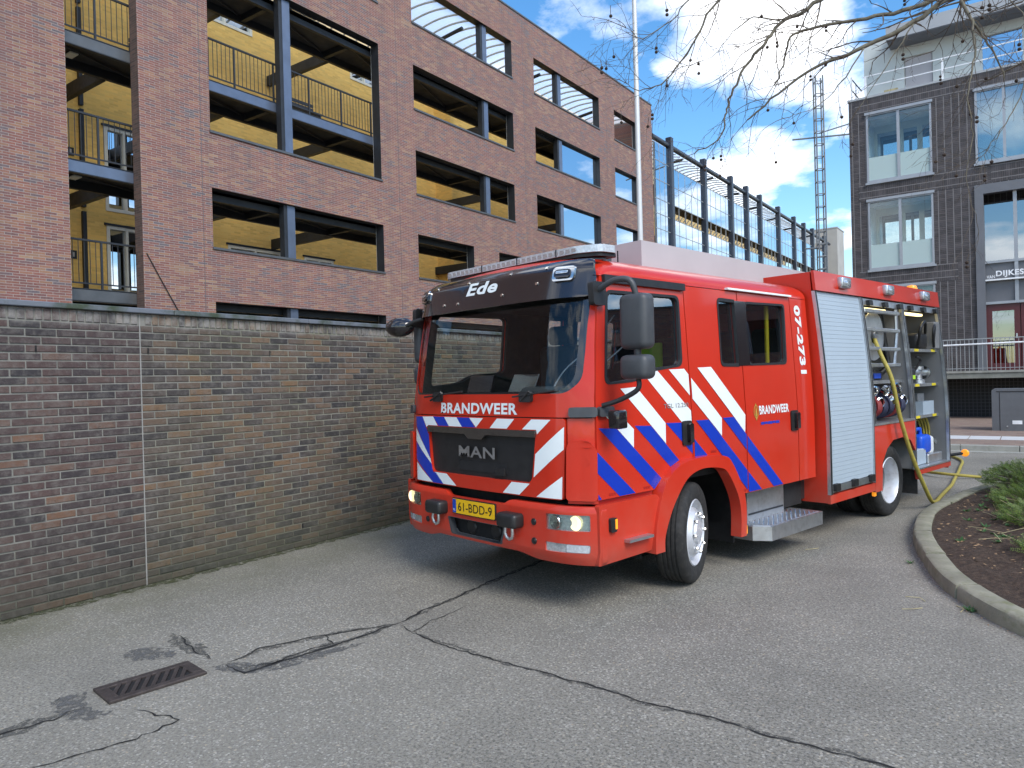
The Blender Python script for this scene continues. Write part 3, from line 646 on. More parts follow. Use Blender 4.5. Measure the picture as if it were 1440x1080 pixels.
# steel and glass screen beyond the brick
posts = [38.0, 43.1, 48.0, 51.25, 54.4, 59.2, 63.9, 67.2, 70.3, 75.0]
po = None
for u in posts:
    if po is None: po = bxo('screen_post', FX-.17, FX+.17, -.16, .16, 0, 14.9, 'post_steel', apt, .02, 1)
    else: po = po.copy(); COL.objects.link(po)
    po.location = (0, u, 0)
tubeo('eaves_rail', [(FX-.05, 35.72, 14.45), (FX-.05, 77.5, 14.45)], .14, 'post_steel', apt, 8)
pm = {}
ends = [35.72]+posts
for i in range(len(posts)):
    a, b = ends[i]+.17, ends[i+1]-.17; n = 5 if b-a > 3.6 else 3; w_ = (b-a)/n
    rows = [(11.25, 12.22), (12.26, 13.25), (8.8, 9.6), (9.64, 10.4), (7.4, 8.76)] + ([(13.3, 14.2), (10.45, 11.2)] if i == 0 else [])
    for k in range(n):
        for z0, z1 in rows:
            key = (round(w_, 3), round(z1-z0, 3))
            if key not in pm: pm[key] = bxo('screen_pane', FX-.008, FX+.008, .015, w_-.015, 0, z1-z0, 'facade_glass', apt); o_ = pm[key]
            else: o_ = pm[key].copy(); COL.objects.link(o_)
            o_.location = (0, a+k*w_, z0)
        bxo('mullion', FX-.05, FX+.02, a+k*w_-.014, a+k*w_+.014, 7.4, 13.26 if i else 14.2, 'galv', apt)
    for z in (7.38, 8.78, 9.62, 10.42, 11.22, 12.24, 13.27): bxo('transom', FX-.05, FX+.021, a, b, z-.018, z+.018, 'galv', apt)
bxo('screen_deck', FX-1.9, FX-.2, 35.8, 77, 11.85, 12.0, 'deck_under_shaded', apt); bxo('screen_deck', FX-1.9, FX-.2, 35.8, 77, 9.1, 9.25, 'deck_under_shaded', apt)
tower = tag(empty('stair_tower', (FX+.6, 78, 0)), 'plain pale concrete stair tower at the far end of the glazed gallery', 'tower')
bxo('shaft', -3.6, 0, 0, 3.2, 0, 16.1, 'tower_conc', tower); bxo('roof_cap', -3.65, .05, -.05, 3.25, 16.1, 16.2, 'fascia', tower)
# ------------------------------------------------------------------ dark brick office block across the street
RY = 28.0
off = tag(empty('office_block', (0, RY, 0)), 'dark grey brick block with stacked joints, loggia windows and white penthouse', 'building')
WH = [(-4.50, -2.52, 8.25, 10.63), (-4.50, -2.52, 5.21, 7.61), (-4.50, -2.52, 2.2, 4.58), (-1.30, 2.2, 8.30, 10.66), (3.6, 5.6, 8.25, 10.63), (3.6, 5.6, 5.21, 7.61), (-1.36, 3.0, 1.62, 7.60), (3.6, 5.6, 2.2, 4.58)]
VOID = (-2.9, 9, 0, 1.37)
holed_wall('wall', 'y', 0, .32, -5.05, 11, 0, 11.2, WH+[VOID], 'dark_brick', off, 'panel_grey')
bxo('side_wall', -5.05, -4.75, .32, 9, 0, 11.2, 'dark_brick', off); bxo('rear_wall', -4.75, 11, 8.7, 9, 0, 11.2, 'dark_brick', off)
bxo('flat_roof', -4.75, 11, .32, 8.7, 11.0, 11.18, 'fascia', off); bxo('parapet_cap', -5.08, 11, -.03, .36, 11.2, 11.27, 'fascia', off)
for z0, z1, a, b in ((10.72, 11.19, -4.85, 11), (7.64, 8.22, -4.78, -1.0), (4.61, 5.18, -4.80, -1.86), (7.64, 8.27, -.9, 3.4)):
    bxo('soldier_band', a, b, -.008, .002, z0, z1, 'dark_soldier', off)
def loggia(a, b, z0, z1):
    w_ = empty('loggia_window', (a, 0, z0), 0, off); L, Hh = b-a, z1-z0; mid = L*.5
    bm = bmesh.new()
    for q in ((0, .06, 0, Hh), (L-.06, L, 0, Hh), (.06, L-.06, 0, .07), (.06, L-.06, Hh-.07, Hh), (mid-.045, mid+.045, .07, Hh-.07)): box(bm, q[0], q[1], -.03, .07, q[2], q[3])
    obj('frame', bm, 'alu_frame', w_)
    bxo('sill', -.05, L+.05, -.07, .03, -.07, -.002, 'alu_frame', w_); bxo('blind_box', -.04, L+.04, -.075, -.012, Hh-.03, Hh+.06, 'alu_frame', w_)
    bxo('shade_slat', .06, L-.06, .02, .05, Hh-.22, Hh-.07, 'panel_grey', w_)
    for s0, s1 in ((.06, mid-.045), (mid+.045, L-.06)):
        bxo('glass_pane', s0, s1, .01, .018, .88, Hh-.07, 'loggia_glass', w_); bxo('frosted_pane', s0, s1, .01, .02, .07, .87, 'frost', w_)
    bm = bmesh.new(); box(bm, -.05, 0, .32, 1.75, 0, Hh); box(bm, L, L+.05, .32, 1.75, 0, Hh); box(bm, -.05, L+.05, .32, 1.75, Hh, Hh+.05); box(bm, -.05, L+.05, .32, 1.75, -.05, 0)
    obj('recess', bm, 'rail_white', w_)
    iw = empty('inner_window', (0, 1.6, 0), 0, w_); bm = bmesh.new()
    for x0, x1 in ((0, .10), (L*.42, L*.42+.12), (L*.70, L*.70+.16), (L-.08, L)): box(bm, x0, x1, 0, .1, 0, Hh-.25)
    box(bm, 0, L, 0, .1, Hh-.25, Hh); box(bm, 0, L, 0, .1, 0, .12); obj('white_frame', bm, 'white_frame', iw)
    bxo('inner_pane', 0, L, .05, .06, .1, Hh-.2, 'inner_glass', iw); bxo('dark_room', 0, L, .14, .16, 0, Hh, 'dash', iw)
for h in (WH[0], WH[1], WH[2], WH[4], WH[5], WH[7]): loggia(*h)
a, b, z0, z1 = WH[3]; w_ = empty('corner_window', (a, 0, z0), 0, off); L, Hh = b-a, z1-z0; bm = bmesh.new()
for q in ((0, .06, 0, Hh), (L-.06, L, 0, Hh), (.06, L-.06, 0, .07), (.06, L-.06, Hh-.07, Hh), (.74, .82, .07, Hh-.07), (2.1, 2.18, .07, Hh-.07)): box(bm, q[0], q[1], -.03, .07, q[2], q[3])
obj('frame', bm, 'alu_frame', w_); bxo('sill', -.05, L+.05, -.07, .03, -.07, -.002, 'alu_frame', w_); bxo('blind_box', -.04, L+.04, -.075, -.012, Hh-.03, Hh+.06, 'alu_frame', w_)
for s0, s1 in ((.06, .74), (.82, 2.1), (2.18, L-.06)): bxo('glass_pane', s0, s1, .01, .018, .07, Hh-.07, 'pale_glass', w_)
bxo('room_wall', .05, L, 1.2, 1.25, 0, Hh, 'white_wall', w_)
# entrance
E_ = empty('entrance', (-1.36, 0, 1.62), 0, off); L, Hh = 4.36, 5.98
bm = bmesh.new()
for q in ((0, .24, 0, Hh), (.24, L, Hh-.30, Hh), (L-.24, L, 0, Hh-.30)): box(bm, q[0], q[1], -.06, .25, q[2], q[3])
obj('portal', bm, 'panel_grey', E_)
bm = bmesh.new()
for x in (1.02, 2.1, 3.2): box(bm, x, x+.10, .10, .24, 2.2, Hh-.30)
for z in (2.12, 3.44): box(bm, .24, L-.24, .09, .25, z, z+.08)
obj('mullion', bm, 'alu_frame', E_)
for x0, x1 in ((.24, 1.02), (1.12, 2.1), (2.2, 3.2), (3.3, 4.12)):
    bxo('upper_pane', x0, x1, .17, .18, 3.52, Hh-.62, 'dark_glass', E_); bxo('grey_panel', x0, x1, .17, .19, 2.92, 3.44, 'panel_grey', E_); bxo('grey_panel', x0, x1, .17, .19, 2.2, 2.86, 'panel_grey', E_)
bxo('soffit', .24, L-.24, .12, 2.2, Hh-.62, Hh-.58, 'dark_void', E_); bxo('lobby_wall', .24, L-.24, 2.2, 2.25, 0, Hh-.6, 'dash', E_); bxo('ledge', .2, L-.24, -.02, .17, 2.87, 2.915, 'rail_white', E_)
for i, x in enumerate((.24, 1.16, 2.2)):
    d_ = empty('entrance_door', (x, .16, 0), 0, E_); bm = bmesh.new()
    for q in ((0, .16, 0, 2.12), (.74, .90, 0, 2.12), (.16, .74, 0, .22), (.16, .74, 1.90, 2.12)): box(bm, q[0], q[1], 0, .06, q[2], q[3])
    obj('frame', bm, 'maroon', d_); bxo('pane', .16, .74, .02, .03, .22, 1.9, 'dark_glass', d_); bxo('handle', .78, .82, -.05, 0, 1.0, 1.15, 'alu', d_)
text('sign_small', 'VAN', (-1.08, -.86, 4.56, 4.66), lambda a, b, o: Vector((a, -.03-o, b)), 0, 'rail_white', off, .01)
text('sign_letters', 'DIJKEST', (-.83, .06, 4.56, 4.79), lambda a, b, o: Vector((a, -.03-o, b)), 0, 'rail_white', off, .03)
# raised deck, railing and undercroft
bxo('deck_slab', -3.4, 10, -1.5, -.001, 1.38, 1.60, 'slab_conc', off); bxo('deck_edge', -3.4, 10, -1.53, -1.501, 1.55, 1.615, 'kerb_far', off)
bxo('undercroft_mesh', -2.9, 9, .20, .22, .05, 1.37, 'mesh_grid', off); bxo('undercroft_back', -2.9, 9, 2.0, 2.1, 0, 1.36, 'dark_void', off)
for x in (-2.6, .3): bxo('pier', x, x+.25, -.1, .15, 0, 1.379, 'panel_grey', off)
R_ = empty('deck_railing', (-3.3, -1.45, 1.60), 0, off)
bxo('top_rail', 0, 13, -.02, .02, .98, 1.01, 'galv', R_); tubeo('handrail', [(0, -.06, .82), (13, -.06, .90)], .025, 'rail_white', R_, 6); bxo('bottom_rail', 0, 13, -.012, .012, .08, .10, 'galv', R_)
b = None
for k in range(75):
    if b is None: b = bxo('baluster', -.008, .008, -.008, .008, .0, .98, 'galv', R_)
    else: b = b.copy(); COL.objects.link(b)
    b.location.x = .05+k*.115
# penthouse
P_ = empty('penthouse', (0, 1.2, 11.2), 0, off)
holed_wall('white_wall', 'y', 0, .2, -4.72, 11, 0, 2.42, [(-3.42, -2.55, .02, 1.55), (-1.1, .0, .1, 1.62), (.1, 1.4, .1, 1.62)], 'white_wall', P_, 'white_frame')
bxo('side_wall', -4.72, -4.52, .2, 7, 0, 2.42, 'white_wall', P_)
bxo('door_leaf', -3.40, -2.57, .08, .12, .02, 1.53, 'roof_grey', P_)
for x0, x1 in ((-1.1, 0), (.1, 1.4)): bxo('window_pane', x0, x1, .08, .1, .1, 1.62, 'inner_glass', P_)
bxo('roof_fascia', -3.86, 11, -.9, 7.2, 1.96, 2.42, 'fascia', P_); bxo('roof_soffit', -3.84, 11, -.88, -.001, 1.93, 1.958, 'panel_grey', P_)
bxo('roof_vent', -3.98, -3.55, -.75, -.4, .12, .30, 'straw', P_)
for k in range(7): bxo('rail_post', -4.54+k*2.33, -4.48+k*2.33, -1.08, -1.04, .06, .82, 'rail_white', P_)
for z in (.44, .80): bxo('rail_bar', -4.6, 11, -1.075, -1.045, z, z+.03, 'rail_white', P_)
for y in (-1.0, -.2): bxo('corner_rail_post', -5.0, -4.95, y, y+.05, .06, .95, 'rail_white', P_)
for z in (.5, .9): tubeo('corner_rail', [(-4.98, -1.0, z), (-4.78, -.2, z-.25)], .02, 'dark_steel', P_, 5)
# ------------------------------------------------------------------ pavement on the far side
pave = struct(bxo('pavement', -5.2, 40, 17.62, 27.99, 0, .115, 'pavers'))
kb = None
for k in range(24):
    x = -5.2+k*1.0
    if kb is None: kb = bxo('kerb_stone', 0, .992, 17.45, 17.615, 0, .125, 'kerb_far', pave, .012, 1)
    else: kb = kb.copy(); COL.objects.link(kb)
    kb.location.x = x
tl_ = None
for k in range(14):
    if tl_ is None: tl_ = bxo('white_tile', 0, .58, 19.0, 19.9, .116, .124, 'tactile', pave)
    else: tl_ = tl_.copy(); COL.objects.link(tl_)
    tl_.location.x = -1.75+k*.6
gut = struct(bxo('gutter', -5.2, 40, 17.2, 17.449, 0, .012, 'kerb_far'))
cnt = tag(empty('waste_container', (-.80, 21.75, .115)), 'dark grey underground waste container standing on the far pavement', 'container')
panel('body', rpoly([(0, 0), (2.3, 0), (2.3, 1.04), (0, 1.04)], [0, 0, .06, .06]), [], lambda a, b, o: Vector((a, .9-o, b)), .9, 'container_grey', cnt)
bxo('lid_seam', .10, 2.2, -.012, .0, .97, .985, 'dark_void', cnt); bxo('label_plate', .42, .62, -.008, 0, .17, .26, 'rail_white', cnt)
for x in (.16, 2.0): bxo('corner_groove', x, x+.012, -.006, 0, 0, .96, 'dark_void', cnt)
for x in (.30, .76): bxo('bolt', x, x+.03, -.012, 0, .10, .13, 'alu', cnt)
ring = tag(tubeo('hose_loop', spline([(-2.9, 26.1, .14), (-2.5, 26.0, .14), (-2.15, 26.1, .14), (-2.25, 26.3, .14), (-2.8, 26.35, .14)], 6), .035, 'hose_yellow', None, 6), 'short yellow hose loop lying on the far pavement by the black mesh', 'hose')
# ------------------------------------------------------------------ flag pole, lattice mast, block behind the photographer
fp = tag(empty('flag_pole', (-6.71, 14.25, 0)), 'tall slim white flag pole in front of the brick block', 'pole')
tubeo('shaft', [(0, 0, 0), (0, 0, 6), (0, 0, 13)], [.062, .055, .042], 'pole_white', fp, 16); bxo('base_plate', -.15, .15, -.15, .15, 0, .03, 'galv', fp); tubeo('finial', [(0, 0, 12.98), (0, 0, 13.1)], .06, 'galv', fp, 10)
mp = to_world(19.42, 45, 0); mast = tag(empty('lattice_mast', mp, .5), 'tall galvanised lattice mast with antenna arms behind the dark block', 'mast')
for x in (-.22, .22):
    for y in (-.22, .22): tubeo('leg', [(x, y, 0), (x, y, 20)], .045, 'mast_steel', mast, 6)
rg = None
for k in range(26):
    bm = bmesh.new()
    if rg is None:
        for a_, b_ in (((-.22, -.22), (.22, -.22)), ((.22, -.22), (.22, .22)), ((.22, .22), (-.22, .22)), ((-.22, .22), (-.22, -.22))): tube(bm, [(*a_, 0), (*b_, 0)], .03, 5)
        rg = obj('rung', bm, 'mast_steel', mast)
    else: bm.free(); rg = rg.copy(); COL.objects.link(rg)
    rg.location.z = .4+k*.77
tubeo('antenna_arm', [(-1.6, 0, 16.2), (2.4, 0, 16.35)], .05, 'mast_steel', mast, 6); tubeo('antenna_arm', [(0, 0, 16.5), (2.5, .2, 17.2)], .04, 'mast_steel', mast, 6)
tubeo('antenna_arm', [(-1.0, 0, 9.4), (0, 0, 9.4)], .05, 'mast_steel', mast, 6)
opp = tag(empty('opposite_block', (*to_world(24, 3)[:2], 0), rad(14)), 'brick block with dark windows beside the road, mirrored in the truck door glass', 'building')
OH = [(-9+k*3.2, -7.2+k*3.2, z, z+1.6) for k in range(7) for z in (1.2, 4.2, 7.2)]
holed_wall('wall', 'x', 0, .3, -11, 14, 0, 6.6, [h for h in OH if h[2] < 5], 'facade_brick', opp, 'dark_steel'); bxo('window_glass', .15, .17, -10.9, 13.9, .3, 6.3, 'inner_glass', opp); bxo('room', .6, .7, -10.9, 13.9, .1, 6.4, 'dash', opp); bxo('parapet_cap', -.05, .35, -11, 14, 6.6, 6.68, 'sill_metal', opp)
# ------------------------------------------------------------------ planting bed
KP = [(5.2, 1.9), (4.2, 2.6), (3.58, 3.3), (3.25, 4.0), (3.14, 4.6), (3.17, 5.1), (3.28, 5.62), (3.46, 6.12), (3.70, 6.72), (4.02, 7.35), (4.55, 8.15), (5.15, 8.8), (5.9, 9.5), (6.7, 10.1), (7.8, 10.9), (9.4, 11.9)]
KS = spline([to_world(x, y) for x, y in KP], 24)
kl = [0]
for a, b in zip(KS, KS[1:]): kl.append(kl[-1]+(b-a).length)
def kat(s):
    s = max(0, min(kl[-1]-1e-4, s)); i = max(j for j in range(len(kl)) if kl[j] <= s); t = (s-kl[i])/(kl[i+1]-kl[i]) if i+1 < len(kl) else 0
    p = KS[i].lerp(KS[i+1], t); d = (KS[min(i+2, len(KS)-1)]-KS[max(i-1, 0)]).normalized(); return p, Vector((d.y, -d.x, 0))   # n points into the bed
kerb = struct(empty('kerb', KS[0]))
def kerb_stone(s0, s1, seed):
    rnd = random.Random(seed); bm = bmesh.new(); prev = None; N = 9; dz = rnd.uniform(-.006, .006); dn = rnd.uniform(-.006, .006)
    prof = [(0, 0), (.004, .075), (.012, .100), (.032, .112), (.15, .115), (.162, .108), (.168, 0)]
    for k in range(N+1):
        p, n = kat(s0+(s1-s0)*k/N); ring = [bm.verts.new(p+n*(a+dn)+Vector((0, 0, b+(dz if b else 0)+(rnd.uniform(-.0015, .0015) if b else 0)))-KS[0]) for a, b in prof]
        if prev:
            for i in range(len(prof)-1): bm.faces.new((prev[i], prev[i+1], ring[i+1], ring[i]))
        else: bm.faces.new(ring)
        prev = ring
    bm.faces.new(prev[::-1]); o = obj('kerb_stone', bm, 'kerb', kerb, 40)
s = .35; k = 0
while s < kl[-1]-1.0: kerb_stone(s, s+.956, k); s += .978; k += 1
ctr = to_world(9.5, 6.4); bm = bmesh.new(); rows = []
NS, NT = 150, 60
for i in range(NS+1):
    p, n = kat(.36+(kl[-1]-.9)*i/NS); p = p+n*.12; row = []
    for j in range(NT+1):
        t = (j/NT)**1.5; q = p.lerp(ctr, t*.9); d = (q-p).length
        z = .085+.16*(1-math.exp(-d*.8))+.035*noise.noise(Vector((q.x*3, q.y*3, 0)))*min(1, d*4)+.022*noise.noise(Vector((q.x*11, q.y*11, 4)))*min(1, d*5)
        row.append(bm.verts.new((q.x, q.y, z)))
    rows.append(row)
for A, B in zip(rows, rows[1:]):
    for j in range(NT): bm.faces.new((A[j], A[j+1], B[j+1], B[j]))
soil = struct(obj('soil_bed', bm, 'soil', None, 60))
def soil_z(x, y):
    P = Vector((x, y, 0)); d = min((P-q).length for q in KS[::6]); d = max(0, d-.17)
    return .085+.16*(1-math.exp(-d*.8))+.035*noise.noise(Vector((x*3, y*3, 0)))*min(1, d*4)
def blade(bm, p, d, up, L, w):
    s_ = d.cross(up).normalized()*w; m_ = p+d*L*.5
    bm.faces.new([bm.verts.new(v) for v in (p, m_+s_, p+d*L, m_-s_)])
def shrub(cx, cy, rx, ry, h, n, seed, label, lean=(0, 0)):
    rnd = random.Random(seed); c = to_world(cx, cy); z0 = soil_z(c.x, c.y)-.02; root = tag(empty('low_shrub', (c.x, c.y, z0)), label, 'shrub', 'evergreen shrubs in the planting bed')
    bl = bmesh.new(); bs = bmesh.new()
    for k in range(n):
        a = rnd.uniform(0, 2*PI); rr = math.sqrt(rnd.random()); e = Vector((cos(a)*rr*rx, sin(a)*rr*ry, h*(.25+.75*rnd.random())*(1-.55*rr*rr)))
        b0 = Vector((e.x*.25, e.y*.25, 0)); d = (e-b0); pts = [b0, b0+d*.5+Vector((0, 0, .04)), e]
        if k % 3 == 0: tube(bs, pts, [.006, .004, .002], 4, False)
        td = (d.normalized()+Vector((rnd.uniform(-.6, .6), rnd.uniform(-.6, .6), rnd.uniform(-.1, .5)))).normalized(); L = rnd.uniform(.07, .17)
        s1 = td.orthogonal().normalized(); s2 = td.cross(s1); flat = (s1*rnd.uniform(-1, 1)+s2*rnd.uniform(-1, 1)).normalized(); nn = 9
        for i in range(nn):
            q = e+td*L*(i/nn-.4)
            for sg in (-1, 1): blade(bl, q, (flat*sg+td*.75+Vector((0, 0, rnd.uniform(-.15, .35)))).normalized(), td.cross(flat), rnd.uniform(.020, .034)*(1.15-.6*i/nn), .0035)
    obj('foliage', bl, 'needle', root); obj('stems', bs, 'twig', root, 60)
shrub(6.7, 8.85, .85, .7, .42, 1500, 1, 'dense low evergreen shrub at the far rim of the planting bed')
shrub(5.9, 7.95, .6, .55, .26, 800, 2, 'sparse creeping evergreen shrub beside the far kerb')
shrub(5.25, 7.0, .5, .55, .20, 560, 3, 'creeping evergreen shrub in the middle of the bare soil')
shrub(4.42, 5.85, .32, .36, .17, 300, 4, 'small evergreen shrub close to the front kerb stones')
shrub(7.6, 8.6, .9, .8, .5, 600, 5, 'taller evergreen shrub under the bare tree')
rnd = random.Random(12); bm = bmesh.new()
def in_bed(cx, cy): return to_world(cx, cy)
for k in range(40):      # little weeds
    cx = rnd.uniform(3.75, 6.0); cy = 5.2+(cx-3.6)*1.35+rnd.uniform(-.6, 1.0); c = to_world(cx, cy); d0 = min((c-q).length for q in KS[::6])
    if (c-ctr).length > (KS[len(KS)//2]-ctr).length-.15 or d0 < .25: continue
    z = soil_z(c.x, c.y)+.005
    for i in range(rnd.randint(6, 14)):
        a = rnd.uniform(0, 2*PI); blade(bm, Vector((c.x, c.y, z)), Vector((cos(a), sin(a), rnd.uniform(.2, .8))).normalized(), Vector((0, 0, 1)), rnd.uniform(.03, .085), rnd.uniform(.006, .014))
for (cx, cy) in ((3.13, 5.0), (3.12, 5.03), (3.42, 6.3)):
    c = to_world(cx, cy)
    for i in range(16):
        a = rnd.uniform(0, 2*PI); blade(bm, Vector((c.x, c.y, .0)), Vector((cos(a), sin(a), rnd.uniform(.4, 1.2))).normalized(), Vector((0, 0, 1)), rnd.uniform(.03, .07), .005)
stuff(tag(obj('weeds', bm, 'weed'), 'small green weeds scattered over the soil and kerb foot', 'weeds'))
bm = bmesh.new()
for k in range(900):     # dead leaves and chips on the soil and along the kerb foot
    if k < 780:
        cx = rnd.uniform(3.55, 6.2); cy = 5.0+(cx-3.4)*1.3+rnd.uniform(-.9, 1.2); c = to_world(cx, cy); d0 = min((c-q).length for q in KS[::6])
        if (c-ctr).length > (KS[len(KS)//2]-ctr).length-.1 or d0 < .2: continue
        z = soil_z(c.x, c.y)+.012; L = rnd.uniform(.012, .045)
    else:
        p, n = kat(rnd.uniform(1.5, 6.0)); c = p-n*rnd.uniform(.01, .07); z = .006; L = rnd.uniform(.008, .022)
    a = rnd.uniform(0, 2*PI); d = Vector((cos(a), sin(a), rnd.uniform(-.2, .3))).normalized(); blade(bm, Vector((c.x, c.y, z)), d, Vector((rnd.uniform(-.4, .4), rnd.uniform(-.4, .4), 1)), L, L*rnd.uniform(.15, .38))
stuff(tag(obj('dead_leaves', bm, 'dead_leaf'), 'brown dead leaves and chips lying on the soil', 'leaves'))
bm = bmesh.new()
for k in range(46):      # dry straws
    cx = rnd.uniform(4.0, 6.0); cy = 5.5+(cx-4)*1.5+rnd.uniform(-.5, .6); c = to_world(cx, cy); z = soil_z(c.x, c.y)+.02
    a = rnd.uniform(0, 2*PI); L = rnd.uniform(.12, .45); d = Vector((cos(a), sin(a), rnd.uniform(.0, .55))); tube(bm, [(c.x, c.y, z), c+Vector((0, 0, z))+d*L*.5, c+Vector((0, 0, z-.01))+d*L*Vector((1, 1, .6)).length*.55], .0022, 4, False)
for cx, cy, a in ((2.75, 6.9, .4), (2.95, 5.25, 2.2), (3.05, 5.0, 1.3), (2.7, 5.1, .2)):
    c = to_world(cx, cy); tube(bm, [(c.x, c.y, .004), (c.x+cos(a)*.07, c.y+sin(a)*.07, .012), (c.x+cos(a+.5)*.15, c.y+sin(a+.5)*.15, .004)], .003, 4, False)
stuff(tag(obj('dry_stalks', bm, 'straw'), 'thin pale dry stalks lying across the planting bed', 'stalks'))
# ------------------------------------------------------------------ bare plane tree
tree = tag(empty('plane_tree', (1.7, 9.75, .15)), 'bare plane tree with dangling seed balls overhanging the road from the bed', 'tree')
TO = Vector((1.7, 9.75, .15))
LIMBS = {
'a': ([(0.38, 9.26, 5.79), (-0.21, 8.84, 5.52), (-0.61, 8.55, 5.39), (-0.88, 8.36, 5.18), (-1.31, 8.17, 4.99), (-1.57, 8.11, 4.91), (-1.85, 8.03, 4.83), (-2.18, 7.92, 4.59), (-2.43, 7.87, 4.41)], .050, 1),
'b': ([(0.25, 8.8, 5.76), (-0.33, 8.26, 5.45), (-0.45, 8.05, 5.14), (-0.38, 7.98, 4.91), (-0.3, 8.03, 4.75), (-0.22, 7.97, 4.55), (-0.14, 8.02, 4.31)], .034, 1),
'b2': ([(-0.38, 7.98, 4.91), (-0.35, 7.88, 4.64), (-0.37, 7.74, 4.36), (-0.41, 7.7, 4.09), (-0.38, 7.73, 3.77), (-0.44, 7.68, 3.39), (-0.37, 7.73, 3.07)], .016, 0),
'c': ([(-0.03, 9.34, 6.05), (-0.64, 8.9, 5.62), (-1.01, 8.64, 5.45), (-1.33, 8.41, 5.38), (-1.61, 8.33, 5.39), (-1.92, 8.23, 5.35), (-2.04, 8.14, 5.25), (-2.13, 8.21, 5.03), (-2.2, 8.15, 4.82)], .040, 1),
'd': ([(-0.6, 8.44, 5.98), (-1.18, 8.03, 5.71), (-1.65, 7.81, 5.43), (-1.79, 7.71, 5.3), (-2.0, 7.68, 5.26), (-2.15, 7.58, 5.04), (-2.32, 7.58, 4.9), (-2.42, 7.51, 4.69), (-2.52, 7.55, 4.51), (-2.55, 7.53, 4.37), (-2.6, 7.5, 4.16), (-2.85, 7.44, 4.05)], .034, 1),
'e': ([(-1.18, 8.03, 5.71), (-1.92, 7.49, 5.67), (-2.43, 7.13, 5.4), (-2.6, 7.01, 5.1), (-2.79, 6.99, 4.85), (-2.96, 6.87, 4.63), (-3.19, 6.83, 4.61), (-3.3, 6.75, 4.68)], .024, 0),
'f': ([(-1.92, 7.49, 5.67), (-2.32, 6.97, 5.5), (-2.61, 6.76, 5.31), (-2.74, 6.66, 5.13), (-2.98, 6.49, 4.95), (-3.11, 6.4, 5.06)], .016, 0),
'g': ([(-2.0, 7.68, 5.26), (-2.22, 7.52, 5.32), (-2.4, 7.4, 5.18), (-2.58, 7.26, 4.93), (-2.82, 7.09, 4.83)], .012, 0),
'h': ([(-1.31, 8.17, 4.99), (-1.51, 7.91, 4.56), (-1.69, 7.78, 4.36), (-1.92, 7.61, 4.26)], .012, 0),
'i': ([(-0.88, 8.36, 5.18), (-1.01, 8.14, 4.86), (-1.2, 8.0, 4.52), (-1.32, 7.92, 4.31)], .012, 0),
'j': ([(0.25, 8.8, 5.76), (.12, 8.4, 5.0), (0.0, 8.13, 4.24), (-0.1, 7.92, 3.92), (-0.24, 7.83, 3.7), (-0.32, 7.77, 3.57)], .014, 0),
'k': ([(-.33, 8.26, 5.45), (0.02, 7.89, 4.79), (-0.06, 7.83, 4.54), (0.01, 7.88, 4.35)], .010, 0)}
FORK = Vector((1.62, 9.7, 4.1))
tubeo('trunk', spline([(0, 0, -.2), (.03, -.02, 1.5), (-.04, -.04, 3.0), tuple(FORK-TO), (-.1, .1, 5.6), (.05, .25, 7.4)], 4), [.21-.007*i for i in range(21)], 'bark', tree, 14)
tw = bmesh.new(); balls = []; rnd = random.Random(21)
def twig(p, d, L, r, lvl):
    n = max(3, int(L/.07)); pts = [p]; dd = d.normalized(); tdir = []
    for i in range(n):
        dd = (dd+Vector((rnd.uniform(-.28, .28), rnd.uniform(-.28, .28), rnd.uniform(-.26, .24)))+Vector((0, 0, -.035 if lvl else -.02))).normalized(); pts.append(pts[-1]+dd*L/n); tdir.append(dd)
    tube(tw, [q-TO for q in pts], [r*(1-.65*i/n) for i in range(n+1)], 4 if r < .006 else 5, False)
    if lvl < 3:
        for i in range(1, n+1):
            if rnd.random() < (.56 if lvl < 2 else .36):
                a = tdir[min(i, n-1)]; side = a.orthogonal().normalized(); side.rotate(Matrix.Rotation(rnd.uniform(0, 2*PI), 3, a))
                twig(pts[i], a*.75+side*rnd.uniform(.5, 1.0), L*rnd.uniform(.28, .55), max(.0018, r*.55), lvl+1)
    if lvl >= 1 and rnd.random() < .03: balls.append(pts[-1])
def limb(pts, r0, big, seed):
    P = spline(pts, 4); n = len(P); P = [q+Vector((rnd.uniform(-.012, .012), rnd.uniform(-.012, .012), rnd.uniform(-.012, .012))) for q in P]
    rs = [max(.003, r0*(1-.82*(i/(n-1))**.8)) for i in range(n)]
    rs = [r*.72 for r in rs]; tubeo('limb', [q-TO for q in P], rs, 'bark', tree, 8)
    for i in range(2, n):
        if rnd.random() < .56:
            a = (P[min(i+1, n-1)]-P[i-1]).normalized(); side = a.orthogonal().normalized(); side.rotate(Matrix.Rotation(rnd.uniform(0, 2*PI), 3, a))
            twig(P[i], a*.8+side*.8+Vector((0, 0, -.15)), rnd.uniform(.25, .75), max(.003, rs[i]*.42), 1)
    twig(P[-1], (P[-1]-P[-3]), rnd.uniform(.3, .5), .004, 1)
for k_, (pts, r0, big) in LIMBS.items():
    if k_ in 'abcd' and len(k_) == 1:
        p0 = Vector(pts[0]); pts = [tuple(FORK+Vector((0, 0, {'a': .1, 'b': .0, 'c': .9, 'd': .6}[k_]))), tuple(FORK.lerp(p0, .5)+Vector((0, 0, .35)))]+pts; r0 *= 1.25
    limb(pts, r0, big, 1)
for k in range(9):       # the rest of the crown, over the bed
    a = rad(-75+k*33)+rnd.uniform(-.2, .2); L = rnd.uniform(2.0, 3.4); d = Vector((cos(a), sin(a), .5)); z = rnd.uniform(4.2, 7.0)
    p0 = Vector((1.6, 9.8, z)); limb([tuple(p0), tuple(p0+d*L*.35), tuple(p0+d*L*.7+Vector((0, 0, -.05))), tuple(p0+d*L+Vector((0, 0, -.45)))], .05, 1, 1)
stuff(obj('twigs', tw, 'twig', tree, 70))
